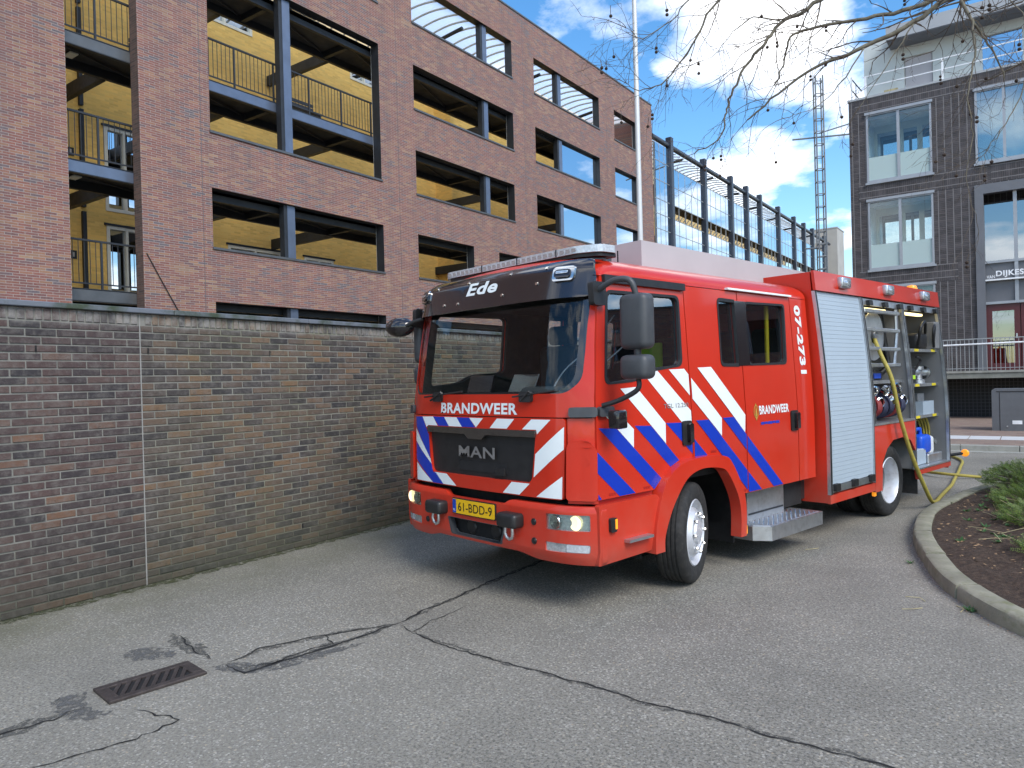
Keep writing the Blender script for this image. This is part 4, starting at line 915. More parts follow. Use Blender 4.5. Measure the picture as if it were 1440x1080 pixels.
bm = bmesh.new(); bmesh.ops.create_icosphere(bm, subdivisions=2, radius=.016); bmt = bmesh.new()
sb = None
for p in balls[:170]:
    L = rnd.uniform(.04, .09); e = p+Vector((rnd.uniform(-.02, .02), rnd.uniform(-.02, .02), -L)); tube(bmt, [p-TO, e-TO], .003, 4, False)
    for q in range(rnd.choice((1, 1, 2))):
        if sb is None: sb = obj('seed_ball', bm, 'seed', tree, 60)
        else: sb = sb.copy(); COL.objects.link(sb)
        sb.location = e-TO+Vector((0, 0, -.014-q*.04))
stuff(obj('ball_stalks', bmt, 'twig', tree))
# ------------------------------------------------------------------ fire engine (local: x forward, y to its left, z up; origin under the front axle)
TRZ = -PI/2-.2129; TO_ = to_world(.5806, 6.5923)
T = tag(empty('fire_engine', TO_, TRZ), 'red fire engine with blue and white diagonal stripes parked beside the brick wall', 'fire engine')
TM = Matrix.Translation(TO_) @ Matrix.Rotation(TRZ, 4, 'Z')
def tpos(x, y, z): return TM @ Vector((x, y, z))
def cr1(X, Y, x):
    if x <= X[0]: return Y[0]
    if x >= X[-1]: return Y[-1]
    i = max(k for k in range(len(X)-1) if X[k] <= x); t = (x-X[i])/(X[i+1]-X[i]); return Y[i]+(Y[i+1]-Y[i])*(t*t*(3-2*t)*.35+t*.65)
FZx, FZy = [.3, .8, 1.3, 1.55, 2.0, 2.2, 2.45, 2.55, 2.62], [1.2, 1.195, 1.185, 1.17, 1.115, 1.085, 1.03, .97, .84]
def FXf(z): return cr1(FZx, FZy, z)
def PXf(y): y = abs(y); return -.05*y*y-.125*max(0, (y-.72)/.40)**2.6
def BZ(z): return 1.12-.075*max(0, (z-1.25)/1.25)**1.2
def BBZ(z): return 1.25-.14*max(0, (z-1.1)/1.58)**1.5
def side(s): return lambda x, z, o=0: Vector((x, s*(BZ(z)+o), z))
def body(s): return lambda x, z, o=0: Vector((x, s*(BBZ(z)+o), z))
def front(y, z, o=0): return Vector((FXf(z)+PXf(y)+o, y*BZ(z)/1.12+(o if y > 1.05 else -o if y < -1.05 else 0), z))
def bump_map(y, z, o=0):
    yy = y*1.12/1.17; return Vector((1.225+PXf(yy)+o-max(0, .46-z)**1.5*1.2-max(0, z-.74)**1.5*2, y, z))
def mir(P): return [(-y, z) for y, z in P][::-1]
# --- chassis and dark inside
CH_ = empty('chassis', (0, 0, 0), 0, T)
for y in (-.40, .32): bxo('frame_rail', -5.9, .95, y, y+.08, .48, .72, 'black_plastic', CH_)
bxo('underfloor', -2.28, .98, -1.02, 1.02, .84, .90, 'dark_void', CH_); bxo('engine_block', -.4, .85, -.38, .38, .34, .84, 'dark_void', CH_)
bxo('bumper_beam', .78, 1.02, -1.0, 1.0, .42, .78, 'dark_void', CH_)
bxo('wheel_well', -.86, .42, .58, .62, .15, .92, 'dark_void', CH_); bxo('wheel_well', -.86, .42, -.62, -.58, .15, .92, 'dark_void', CH_)
for s in (1, -1):
    a, b = sorted((s*.6, s*1.04)); bxo('splash_wall', -.88, -.86, a, b, .2, .9, 'dark_void', CH_); bxo('splash_wall', .44, .46, a, b, .3, .85, 'dark_void', CH_)
    bxo('tank', -3.3, -1.0, *sorted((s*.45, s*.98)), .40, .62, 'black_plastic', CH_)
for x in (-.15, -4.02): tubeo('axle', [(x, -1.0, .41), (x, 1.0, .41)], .07, 'black_plastic', CH_, 10)
# --- cab side panels
STR = {'white_stripe': [[(.947, 1.443), (.772, 1.434), (.599, 1.300), (.607, 1.165)], [(.726, 1.603), (.539, 1.611), (.205, 1.322), (.21, 1.164)], [(.40, 1.672), (.275, 1.738), (-.150, 1.40), (-.15, 1.315), (-.013, 1.316)],
                        [(.113, 1.737), (-.092, 1.742), (-.595, 1.318), (-.586, 1.167)], [(-.284, 1.749), (-.484, 1.755), (-.977, 1.327), (-.961, 1.172)]],
       'blue_stripe': [[(1.014, 1.165), (.599, .829), (.783, .829), (1.016, 1.016)], [(1.014, .868), (.979, .829), (1.016, .829)], [(.993, 1.331), (.80, 1.318), (.278, .902), (.372, .829)],
                       [(.585, 1.324), (.392, 1.313), (.04, 1.019), (.16, .979)], [(.20, 1.322), (-.001, 1.314), (-.363, 1.022), (-.183, 1.026)],
                       [(-.212, 1.319), (-.394, 1.316), (-1.227, .640), (-1.01, .640)], [(-.611, 1.319), (-.781, 1.318), (-1.624, .640), (-1.445, .640)]]}
def clipx(P, lo, hi):
    for sgn, lim in ((1, lo), (-1, hi)):
        out = []
        for a, b in zip(P, P[1:]+P[:1]):
            ia, ib = sgn*a[0] >= sgn*lim, sgn*b[0] >= sgn*lim
            if ia: out.append(a)
            if ia != ib: t = (lim-a[0])/(b[0]-a[0]); out.append((lim, a[1]+t*(b[1]-a[1])))
        P = out
        if not P: return P
    return P
fe = [(FXf(z)-.172, z) for z in (2.42, 2.2, 2.0, 1.8, 1.55, 1.3, 1.0)]
DOOR = [(1.02, .825), (.372, .825), (.27, .905), (.16, .972), (.03, 1.012), (-.148, 1.022), (-.152, 1.4), (-.165, 2.42)]+fe
DWIN = rpoly([(.885, 1.640), (.52, 1.662), (.36, 1.735), (-.062, 1.768), (-.088, 2.325), (.80, 2.315)], [.06, .10, .10, .06, .06, .06])
PIL = [(-.165, 1.022), (-.52, 1.005), (-.62, .935), (-.79, .70), (-.815, .635), (-.988, .635), (-.988, 2.42), (-.178, 2.42), (-.165, 1.4)]
PWIN = rpoly([(-.650, 1.770), (-.935, 1.766), (-.935, 2.336), (-.668, 2.340)], [.05, .01, .01, .05])
CDR = [(-.998, .635), (-1.948, .635), (-1.955, 2.42), (-.998, 2.42)]
CWIN = rpoly([(-1.105, 1.770), (-1.795, 1.780), (-1.842, 2.346), (-1.112, 2.332)], .05)
REAR = [(-1.962, .635), (-2.30, .635), (-2.30, 2.42), (-1.967, 2.42)]
def grow(P, d):
    c = Vector((sum(p[0] for p in P)/len(P), sum(p[1] for p in P)/len(P))); o = []
    for p in P: v = Vector(p)-c; o.append(tuple(c+v*(1+d/v.length)))
    return o
for s in (1, -1):
    sm = side(s)
    lin = panel('inner_lining', [(1.0, .86), (.42, .86), (-.1, 1.06), (-.6, 1.06), (-.86, .7), (-2.27, .7), (-2.27, 2.43), (.84, 2.43), (1.0, 1.6)], [grow(DWIN, -.012), grow(PWIN, -.010), grow(CWIN, -.012)], sm, .03, 'dark_void', T, None, .2, base=-.075)
    D_ = panel('front_door', DOOR, [DWIN], sm, .04, 'red', T, .3, .12, base=-.04)
    B_ = panel('pillar_panel', PIL, [PWIN], sm, .04, 'red', T, .3, .12, base=-.042)
    C_ = panel('crew_door', CDR, [CWIN], sm, .04, 'red', T, .3, .12, base=-.04)
    panel('rear_quarter_panel', REAR, [], sm, .04, 'red', T, .3, .12, base=-.04)
    for P, par, nm in ((DWIN, D_, 'door_glass'), (PWIN, B_, 'quarter_glass'), (CWIN, C_, 'crew_glass')):
        panel('window_seal', grow(P, .014), [grow(P, -.016)], sm, .024, 'black_plastic', par, None, .12, base=-.02)
        panel(nm, grow(P, .004), [], sm, 0, 'cab_glass' if s > 0 else 'clear_glass', par, None, .12, base=-.022)
    panel('glass_divider', [(-.93, 1.762), (-1.115, 1.764), (-1.118, 2.340), (-.93, 2.338)], [], sm, .006, 'black_gloss', B_, None, .12, base=.001)
    for nm, L in STR.items():
        for P in L:
            for par, lo, hi in ((D_, -.147, 1.03), (B_, -.985, -.180), (C_, -1.95, -1.0)):
                Q = clipx(P, lo, hi)
                if len(Q) > 2: panel(nm, Q, [], sm, 0, 'white_film' if nm[0] == 'w' else 'blue', par, .25, .12, base=.0022)
    for par, x0, x1 in ((D_, -.005, -.135), (C_, -1.80, -1.94)):
        h = panel('handle', rpoly(rect(x1, x0, 1.13, 1.325), .025), [], sm, .012, 'black_plastic', par, base=.002)
        panel('grip', rpoly(rect(x1+.025, x0-.055, 1.15, 1.305), .02), [], sm, .035, 'black_gloss', h, base=.013)
    panel('door_sill_trim', rect(-.16, .84, 2.375, 2.432), [], sm, .03, 'black_plastic', D_, .3, None, base=.001)
    panel('roof_gutter', rect(-1.95, -.80, 2.428, 2.445), [], sm, .035, 'white_film', T, .3, None, base=.0)
    for k in range(3):
        for x, z in ((.90, .845), (.50, .845), (-.42, 1.04), (-.88, .655)): panel('vent_mark', rect(x-k*.028-.02, x-k*.028, z, z+.018), [], sm, 0, 'dark_red', T, base=.0032)
    # flare over the front wheel and bumper side
    fo = spline([Vector((x, z, 0)) for x, z in ((.46, .36), (.45, .52), (.385, .74), (.30, .885), (.17, .972), (.0, 1.015), (-.22, 1.028), (-.50, 1.01), (-.63, .94), (-.80, .69), (-.84, .50), (-.83, .29))], 5)
    fi = spline([Vector((x, z, 0)) for x, z in ((-.74, .29), (-.75, .50), (-.70, .67), (-.56, .86), (-.44, .915), (-.2, .935), (-.02, .90), (.10, .82), (.24, .66), (.335, .48), (.345, .36))], 5)
    FL_ = panel('fender_flare', [(v.x, v.y) for v in fo+fi], [], lambda x, z, o=0, s=s: Vector((x, s*(1.11+o), z)), .10, 'red', T, None, None, base=-.02)
    bp = FL_.modifiers.new('soft', 'BEVEL'); bp.width = .022; bp.segments = 3; bp.limit_method = 'ANGLE'
    panel('marker_lamp', rpoly(rect(-.86, -.815, .30, .375), .01), [], lambda x, z, o=0, s=s: Vector((x, s*(1.13+o), z)), .05, 'amber', T)
    bs_ = panel('bumper_side', rpoly([(1.06, .372), (.44, .385), (.40, .55), (.33, .72), (.40, .80), (1.06, .80)], [.02, .04, 0, 0, .02, .02]), [], lambda x, z, o=0, s=s: Vector((x, s*(1.125+o-max(0, .46-z)*.25), z)), .04, 'red', T, .2, .08)
    panel('tread_plate', rect(.52, .80, 0, .12), [], lambda x, y, o=0, s=s: Vector((x, s*(1.10+y), .505+o)), .02, 'alu_tread', bs_)
    panel('side_marker', rpoly(rect(.90, .965, .60, .70), .015), [], lambda x, z, o=0, s=s: Vector((x, s*(1.165+o), z)), .025, 'black_plastic', bs_)
    panel('side_marker_lens', rect(.90, .92, .62, .69), [], lambda x, z, o=0, s=s: Vector((x, s*(1.19+o), z)), .004, 'amber', bs_)
    panel('sill_cover', [(1.02, .79), (.38, .79), (.36, .823), (1.02, .823)], [], sm, .03, 'dark_red', T, base=-.05)
SL = side(1)
text('door_lettering', 'BRANDWEER', (-1.22, -1.775, 1.315, 1.395), SL, .003, 'white_film', T, .032)
for k, (a, b) in enumerate(((-1.24, -1.30), (-1.305, -1.36), (-1.366, -1.45), (-1.456, -1.50), (-1.506, -1.58))): panel('small_print', rect(b, a, 1.222+.003*(k % 2), 1.246), [], SL, 0, 'blue', T, base=.003)
cr_o = empty('crest', (0, 0, 0), 0, T)
def oval(cx, cz, rx, rz, n=20): return [(cx+rx*cos(2*PI*k/n), cz+rz*sin(2*PI*k/n)) for k in range(n)]
panel('crest_ring', oval(-1.165, 1.345, .042, .060), [oval(-1.165, 1.345, .033, .050)], SL, 0, 'gold', cr_o, base=.003)
panel('crest_flame', rpoly([(-1.145, 1.31), (-1.165, 1.295), (-1.185, 1.31), (-1.178, 1.36), (-1.165, 1.395), (-1.152, 1.35)], .012, 3), [], SL, 0, 'gold', cr_o, base=.0032)
panel('crest_point', [(-1.150, 1.288), (-1.165, 1.262), (-1.180, 1.288)], [], SL, 0, 'gold', cr_o, base=.003); panel('crest_point', [(-1.155, 1.402), (-1.165, 1.425), (-1.175, 1.402)], [], SL, 0, 'gold', cr_o, base=.003)
text('model_badge', 'TGL 12.250', (.215, -.115, 1.435, 1.47), SL, .004, 'comp_grey', T, .012)
text('unit_number', '07-2731', (1.675, 2.355, 0, .125), lambda a, b, o=0: Vector((-2.035-b-(a-1.675)*.06, BZ(4.03-a)+o, 4.03-a)), .003, 'white_film', T, .05)
# --- cab front
WS = rpoly([(-.93, 1.580), (.93, 1.580), (1.035, 1.67), (1.078, 2.30), (-1.078, 2.30), (-1.035, 1.67)], [.06, .06, .06, .05, .05, .06])
panel('windscreen_surround', [(-1.117, 1.41), (1.117, 1.41), (1.117, 2.43), (-1.117, 2.43)], [WS], front, .04, 'red', T, .06, .08, base=-.04)
panel('windscreen_frit', WS, [grow(WS, -.05)], front, .004, 'black_gloss', T, .08, .1, base=-.008)
panel('windscreen_glass', grow(WS, .005), [], front, 0, 'windscreen', T, .08, .1, base=-.016)
FLAP = rpoly([(-.905, .822), (.905, .822), (.925, 1.402), (-.925, 1.402)], .03)
GR = rpoly([(-.62, .925), (.62, .925), (.668, 1.312), (-.668, 1.312)], .05)
flap = panel('front_flap', FLAP, [GR], front, .035, 'red', T, .08, .15, base=-.03)
gr = empty('grille', (0, 0, 0), 0, T)
panel('grille_mesh', grow(GR, .012), [], front, .01, 'black_plastic', gr, .1, .15, base=-.03)
panel('grille_vent', rect(-.24, .34, .965, 1.045), [], front, .006, 'dark_void', gr, .1, None, base=-.02)
panel('chrome_strip', [(-.672, 1.312), (.672, 1.312), (.668, 1.262), (.13, 1.262), (.085, 1.225), (-.085, 1.225), (-.13, 1.262), (-.668, 1.262)], [], front, .03, 'smoke_chrome', gr, .1, None, base=-.01)
text('grille_letters', 'MAN', (-.225, .225, 1.075, 1.165), front, .004, 'alu', gr, .018)
panel('reflector_plate', rect(.235, .33, .955, 1.01), [], front, .02, 'black_plastic', gr, base=-.01)
FS = {'blue_stripe': [[(-.915, 1.385), (-.775, 1.389), (-.665, 1.235), (-.645, 1.03), (-.89, 1.30)], [(-.601, 1.393), (-.431, 1.393), (-.358, 1.318), (-.513, 1.318)], [(-.253, 1.393), (-.083, 1.393), (-.005, 1.318), (-.178, 1.318)], [(-.900, 1.166), (-.62, .98), (-.60, .918), (-.56, .918), (-.444, .828), (-.60, .828), (-.893, 1.011)]],
      'white_stripe': [[(-.775, 1.389), (-.601, 1.393), (-.527, 1.318), (-.672, 1.318), (-.70, 1.300)], [(-.431, 1.393), (-.253, 1.393), (-.178, 1.318), (-.358, 1.318)], [(-.083, 1.393), (.091, 1.393), (.006, 1.318)], [(-.898, 1.29), (-.640, 1.03), (-.625, .985), (-.900, 1.172)],
                       [(.255, 1.393), (.447, 1.393), (.368, 1.318), (.174, 1.318)], [(.624, 1.393), (.809, 1.393), (.680, 1.285), (.672, 1.318), (.531, 1.318)], [(.918, 1.344), (.912, 1.183), (.642, .968), (.66, 1.139)], [(.900, .991), (.895, .829), (.667, .829)],
                       [(.415, .919), (.602, .919), (.495, .829), (.317, .829)], [(-.574, .919), (-.395, .919), (-.258, .829), (-.444, .829)], [(-.885, .985), (-.605, .829), (-.880, .829)]]}
for nm, L in FS.items():
    for P in L: panel(nm, P, [], front, 0, 'white_film' if nm[0] == 'w' else 'blue', flap, .08, .1, base=.0075)
text('front_lettering', 'BRANDWEER', (-.485, .475, 1.425, 1.512), front, .003, 'white_film', T, .032)
for s in (1, -1):
    P = [(.935, .80), (1.117, .80), (1.117, 1.402), (.937, 1.402)]; P = P if s > 0 else mir(P)
    cp_ = panel('corner_panel', P, [], front, .04, 'red', T, .04, .12, base=-.04)
    P = rpoly([(.940, .825), (1.112, .825), (1.112, 1.19), (1.06, 1.25), (.965, 1.245), (.945, 1.20)], .03); P = P if s > 0 else mir(P)
    panel('air_deflector', P, [], front, .028, 'red', cp_, .03, .12, base=.001)
    P = rpoly(rect(.965, 1.117, 1.412, 1.482), .02); P = P if s > 0 else mir(P)
    panel('grab_handle', P, [], front, .03, 'grey_plastic', T, .03, None, base=.002)
    panel('grab_handle', rpoly(rect(.84, 1.00, 1.412, 1.482), .02), [], side(s), .03, 'grey_plastic', T, base=.002)
    x = -.30 if s < 0 else .33
    # wipers
    p0 = front(-.72 if s < 0 else .45, 1.56, .03); p1 = front(-.16 if s < 0 else .86, 1.605, .028)
    wp = tubeo('wiper', [front(-.62+(.0 if s < 0 else 1.16), 1.53, .03), front(-.45+(.0 if s < 0 else 1.08), 1.60, .04), (p0+p1)/2], .009, 'black_plastic', T, 6); tubeo('blade', [p0, (p0+p1)/2+Vector((.012, 0, 0)), p1], .008, 'black_plastic', wp, 5)
    panel('wiper_cover', rpoly(rect(x*1.75-.06, x*1.75+.06, 1.52, 1.60), .02), [], front, .03, 'black_plastic', T, base=.002)
# visor with lamps
def vis(y, z, o=0): return Vector((FXf(2.28)+.035+PXf(y*1.06)-(z-2.28)*.26-max(0, z-2.47)**2*9+o, y, z))
V_ = panel('sun_visor', rpoly([(-1.055, 2.270), (1.055, 2.270), (1.05, 2.42), (1.01, 2.56), (-1.01, 2.56), (-1.05, 2.42)], .06), [], vis, .018, 'black_gloss', T, .08, .08, base=0)
panel('visor_top', rect(-.98, .98, 0, .14), [], lambda y, d, o=0: Vector((vis(y, 2.555).x-.002-d, y, 2.55+d*.1+o)), .012, 'black_gloss', V_, .08)
text('visor_lettering', 'Ede', (-.195, .19, 2.385, 2.488), vis, .0215, 'white_film', V_, .03, .18)
for y in (.855, -.855):
    panel('visor_lamp', rpoly(rect(y-.08, y+.08, 2.395, 2.505), .03), [], vis, .02, 'chrome', V_, base=.019)
    panel('lamp_lens', rpoly(rect(y-.06, y+.06, 2.42, 2.48), .025), [], vis, .01, 'black_gloss', V_, base=.038); panel('lamp_bulb', rpoly(rect(y-.045, y+.045, 2.45, 2.47), .008), [], vis, .004, 'lens', V_, base=.049)
for y, z in ((-.9, 2.33), (-.5, 2.34), (.26, 2.35), (.62, 2.40), (-.66, 2.50), (-.2, 2.50), (.3, 2.515), (.68, 2.515), (-.3, 2.335)):
    panel('bolt', rpoly(rect(y-.011, y+.011, z-.011, z+.011), .008, 2), [], vis, .008, 'chrome', V_, base=.0185)
lb = empty('light_bar', (0, 0, 0), 0, T); LBP = [(.785, -.84), (.785, .76), (.70, .93), (.52, .95), (.52, -.95), (.70, -.95)]; lens_ = panel('lens_cover', rpoly(LBP, .05), [], lambda x, y, o=0: Vector((x, y, 2.634+o)), .056, 'lens_white', lb); md_ = lens_.modifiers.new('soft', 'BEVEL'); md_.width = .016; md_.segments = 3; md_.limit_method = 'ANGLE'
panel('base', rpoly([(x-.02, y*.98) for x, y in LBP], .04), [], lambda x, y, o=0: Vector((x, y, 2.607+o)), .026, 'black_plastic', lb)
led = None
for k in range(26):
    if led is None: led = bxo('led', .783, .7875, -.022, .022, 2.648, 2.676, 'lens', lb)
    else: led = led.copy(); COL.objects.link(led)
    led.location.y = -.80+k*.0615
for y in (-.35, .1, .55): bxo('separator', .530, .788, y-.006, y+.006, 2.636, 2.692, 'dark_steel', lb)
# --- bumper
HL = rpoly([(.770, .61), (1.105, .615), (1.105, .728), (.775, .725)], .012); FG = rpoly([(.765, .455), (1.10, .462), (1.105, .520), (.765, .522)], .012)
RC = rpoly([(-.315, .432), (.315, .432), (.362, .575), (-.362, .575)], .025)
BP = panel('bumper', rpoly([(-1.165, .372), (-.66, .372), (-.50, .408), (.50, .408), (.66, .372), (1.165, .372), (1.17, .785), (.40, .785), (.34, .745), (-.34, .745), (-.40, .785), (-1.17, .785)], [.05, .04, .04, .04, .04, .05, .04, .03, .03, .03, .03, .04]), [HL, FG, RC, mir(HL), mir(FG)], bump_map, .05, 'red', T, .05, .06, base=-.05)
panel('winch_recess', grow(RC, .02), [], bump_map, .01, 'dark_void', BP, .1, None, base=-.10)
panel('recess_rim', grow(RC, .004), [grow(RC, -.022)], bump_map, .05, 'grey_plastic', BP, .1, None, base=-.05)
for y in (-.14, .16): bm = bmesh.new(); lathe(bm, [(0, .03), (.05, .03), (.06, .02), (.06, -.02)], 18, 'X', Matrix.Translation((1.12, y, .50))); obj('horn', bm, 'black_plastic', BP, 40)
for s in (1, -1):
    f_ = lambda P: P if s > 0 else mir(P)
    hl = panel('headlight', f_(HL), [], bump_map, .01, 'lens', BP, .06, None, base=-.03); panel('headlight_glass', f_(HL), [], bump_map, .003, 'loggia_glass', hl, .06, None, base=-.004)
    for (y, r, mt) in ((1.005 if s > 0 else .98, .050, 'lamp_on'), (.85, .048, 'chrome')):
        bm = bmesh.new(); c_ = bump_map(s*y, .668, -.02); lathe(bm, [(0, .004), (r*.5, .010), (r, .016), (r*1.06, .010)], 20, 'X', Matrix.Translation(c_)); obj('reflector', bm, mt, hl, 40)
    fg = panel('fog_light', f_(FG), [], bump_map, .01, 'lens', BP, .06, None, base=-.02); panel('indicator_lens', f_(rpoly(rect(.945, 1.095, .465, .517), .008)), [], bump_map, .008, 'lens_white', fg, .05, None, base=-.01)
    y = -.46 if s < 0 else .455; bm = bmesh.new(); c_ = bump_map(y, .645, 0); box(bm, c_.x-.02, c_.x+.10, y-.105, y+.105, .59, .70, .028, 3); tc_ = obj('tow_cover', bm, 'black_plastic', BP, 50)
    tubeo('shackle', [(c_.x+.05, y-.035, .60), (c_.x+.055, y-.042, .55), (c_.x+.05, y-.03, .515), (c_.x+.05, y, .502), (c_.x+.05, y+.03, .515), (c_.x+.055, y+.042, .55), (c_.x+.05, y+.035, .60)], .013, 'alu', tc_, 8)
    for z in (.65, .51):
        bm = bmesh.new(); lathe(bm, [(0, .006), (.012, .008), (.016, .004), (.024, .006), (.026, 0)], 14, 'X', Matrix.Translation(bump_map(s*.66, z, 0))); obj('bumper_bolt', bm, 'black_plastic', BP, 30)
pl = panel('number_plate', rpoly(rect(-.26, .26, .618, .732), .008), [], bump_map, .012, 'plate_yellow', BP, .1, None, base=.008)
panel('plate_rim', rpoly(rect(-.268, .268, .610, .740), .01), [], bump_map, .012, 'black_plastic', BP, .1, None, base=.004); panel('euro_band', rect(-.258, -.212, .620, .730), [], bump_map, 0, 'plate_blue', pl, base=.021)
text('plate_number', '61-BDD-9', (-.185, .235, .640, .710), bump_map, .0212, 'ink', pl, .006); text('country_code', 'NL', (-.25, -.222, .634, .654), bump_map, .0214, 'white_film', pl, .0)
# --- cab roof, back and inside
def roofz(x, y):
    Y = min(1, abs(y)/1.052); Xf = min(1, max(0, (x-.45)/(.97-.45-.05*abs(y)))); return 2.425+.215*max(0, 1-Y**4)**.5*max(0, 1-Xf**5)**.5
bm = bmesh.new(); rows = []
ys = [-1.052*cos(PI*k/40)*.9999 for k in range(41)]
ys = [1.052*math.copysign(min(1, abs(sin(PI/2*(k-20)/20)))**.8, k-20) for k in range(41)]
xs = [-2.30, -2.27, -1.9, -1.4, -.9, -.4, 0, .3, .5]+[.5+.47*sin(PI/2*k/10) for k in range(1, 11)]
for x in xs:
    rows.append([bm.verts.new((x-(.05*abs(y) if x > .5 else 0), y, roofz(x, y))) for y in ys])
for A, B in zip(rows, rows[1:]):
    for j in range(40): bm.faces.new((A[j], A[j+1], B[j+1], B[j]))
obj('cab_roof', bm, 'red', T, 50)
bxo('headliner', -2.27, .70, -1.0, 1.0, 2.36, 2.39, 'dash', T)
bxo('cab_back_panel', -2.30, -2.26, -1.04, 1.04, .65, 2.43, 'dark_red', T); bxo('cab_floor', -2.25, .95, -1.04, 1.04, 1.06, 1.10, 'dash', T)
fb = panel('roof_box', [(-.15, -.66), (-.15, .66), (-3.4, .55), (-3.4, -.55)], [], lambda x, y, o=0: Vector((x, y, 2.55+o)), .305, 'roof_grey', T)
tubeo('radio_antenna', [(.12, .62, 2.55), (.12, .62, 2.74)], .006, 'ink', T, 5)
for y in (-.45, .45):
    bm = bmesh.new(); lathe(bm, [(.075, 2.60), (.075, 2.75), (.06, 2.79), (0, 2.81)], 18, 'Z', Matrix.Translation((.22, y*1.2, .0))); obj('beacon', bm, 'black_gloss', T, 40)
I_ = empty('cab_interior', (0, 0, 0), 0, T)
bm = bmesh.new(); box(bm, .50, 1.02, -1.0, 1.0, 1.12, 1.55, .06, 3); box(bm, .62, .98, .28, .92, 1.52, 1.63, .05, 3); obj('dashboard', bm, 'dash', I_, 50)
for y0, y1 in ((.33, .87), (-.87, -.33)):
    bm = bmesh.new(); box(bm, -.45, .12, y0, y1, 1.3, 1.45, .05, 3); box(bm, -.52, -.38, y0, y1, 1.42, 2.02, .05, 3); box(bm, -.50, -.39, y0+.13, y1-.13, 2.03, 2.22, .04, 3); obj('seat', bm, 'seat', I_, 50)
for y0 in (-.95, -.45, .05, .55):
    bm = bmesh.new(); box(bm, -2.1, -1.6, y0, y0+.42, 1.4, 1.52, .04, 2); box(bm, -2.22, -2.1, y0, y0+.42, 1.5, 2.15, .04, 2); obj('rear_seat', bm, 'seat', I_, 50)
bm = bmesh.new(); W_ = Matrix.Translation((.50, .6, 1.62)) @ Matrix.Rotation(rad(-62), 4, 'Y')
tube(bm, [W_ @ Vector((.22*cos(a*PI/12), .22*sin(a*PI/12), 0)) for a in range(25)], .016, 8, False)
for a in (0, 2.2, 4.1): tube(bm, [W_ @ Vector((0, 0, -.03)), W_ @ Vector((.22*cos(a), .22*sin(a), 0))], .014, 6)
obj('steering_wheel', bm, 'black_plastic', I_, 50)
for y, w, a in ((-.42, .26, .25), (.12, .34, -.1)):
    o = bxo('tablet', -.01, .01, -w/2, w/2, 0, .17, 'black_gloss', I_, .006, 1); o.location = (.80, y, 1.58); o.rotation_euler = (0, -.45, a)
bxo('safety_vest', -.37, -.34, .45, .70, 1.72, 1.98, 'hi_vis', I_, .01, 1); bm = bmesh.new()
for y in (.55, .9): tube(bm, spline([(.9, y, 1.55), (.75, y+.02, 1.75), (.45, y+.05, 1.95), (.2, y+.08, 2.2)], 5), .006, 5)
obj('coiled_lead', bm, 'alu', I_, 40)
tubeo('grab_pole', [(-1.70, .95, 1.2), (-1.70, .95, 2.35)], .022, 'yellow_mark', I_, 8); bxo('belt_panel', -.80, -.72, .94, .97, 1.5, 2.3, 'comp_grey', I_)
# --- mirrors
for s in (1, -1):
    m_ = empty('mirror', (0, 0, 0), 0, T)
    bm = bmesh.new(); a, b = (1.27, 1.50) if s > 0 else (-1.215, -1.10); box(bm, .80, .94, a, b, 1.875, 2.255, .045, 4); obj('housing', bm, 'grey_plastic', m_, 60)
    bm = bmesh.new(); box(bm, .80, .95, a, b, 1.668, 1.838, .045, 4); obj('wide_angle_housing', bm, 'grey_plastic', m_, 60)
    bxo('mirror_glass', .795, .799, a+.03, b-.03, 1.91, 2.22, 'chrome', m_)
    k_ = (b+a)/2; tubeo('arm', spline([(.93, s*1.08, 2.30), (.93, s*1.08+(k_-s*1.08)*.5, 2.36), (.90, s*1.08+(k_-s*1.08)*.9, 2.35), (.87, k_, 2.24)], 5), .022, 'grey_plastic', m_, 8)
    tubeo('arm', spline([(.87, k_, 1.68), (.88, k_, 1.60), (.92, (k_+s*1.14)/2, 1.53), (.97, s*1.14, 1.49)], 5), .018, 'black_plastic', m_, 8)
    tubeo('arm', [(.87, k_, 1.90), (.87, k_, 1.80)], .025, 'grey_plastic', m_, 8)
    panel('arm_mount', rpoly(rect(.86, 1.0, 2.20, 2.37), .03), [], side(s), .05, 'black_plastic', m_, base=.001)
bm = bmesh.new(); box(bm, .90, 1.0, 1.21, 1.31, 1.33, 1.46, .014, 2); obj('side_camera', bm, 'black_gloss', T, 40)
km = empty('kerb_mirror', (0, 0, 0), 0, T); bm = bmesh.new(); lathe(bm, [(0, .06), (.07, .052), (.13, .02), (.15, -.02), (.14, -.035)], 20, 'X', Matrix.Translation((1.08, -1.22, 2.21)) @ Matrix.Rotation(.5, 4, 'Z') @ Matrix.Scale(.62, 4, (0, 0, 1))); obj('housing', bm, 'black_gloss', km, 50)
bm = bmesh.new(); lathe(bm, [(.14, 0), (.12, -.012), (0, -.02)], 20, 'X', Matrix.Translation((1.05, -1.24, 2.21)) @ Matrix.Rotation(.5, 4, 'Z') @ Matrix.Scale(.62, 4, (0, 0, 1))); obj('mirror_glass', bm, 'chrome', km, 50)
tubeo('arm', [(1.06, -1.14, 2.21), (1.03, -1.04, 2.25), (.98, -.96, 2.27)], .02, 'black_plastic', km, 8)
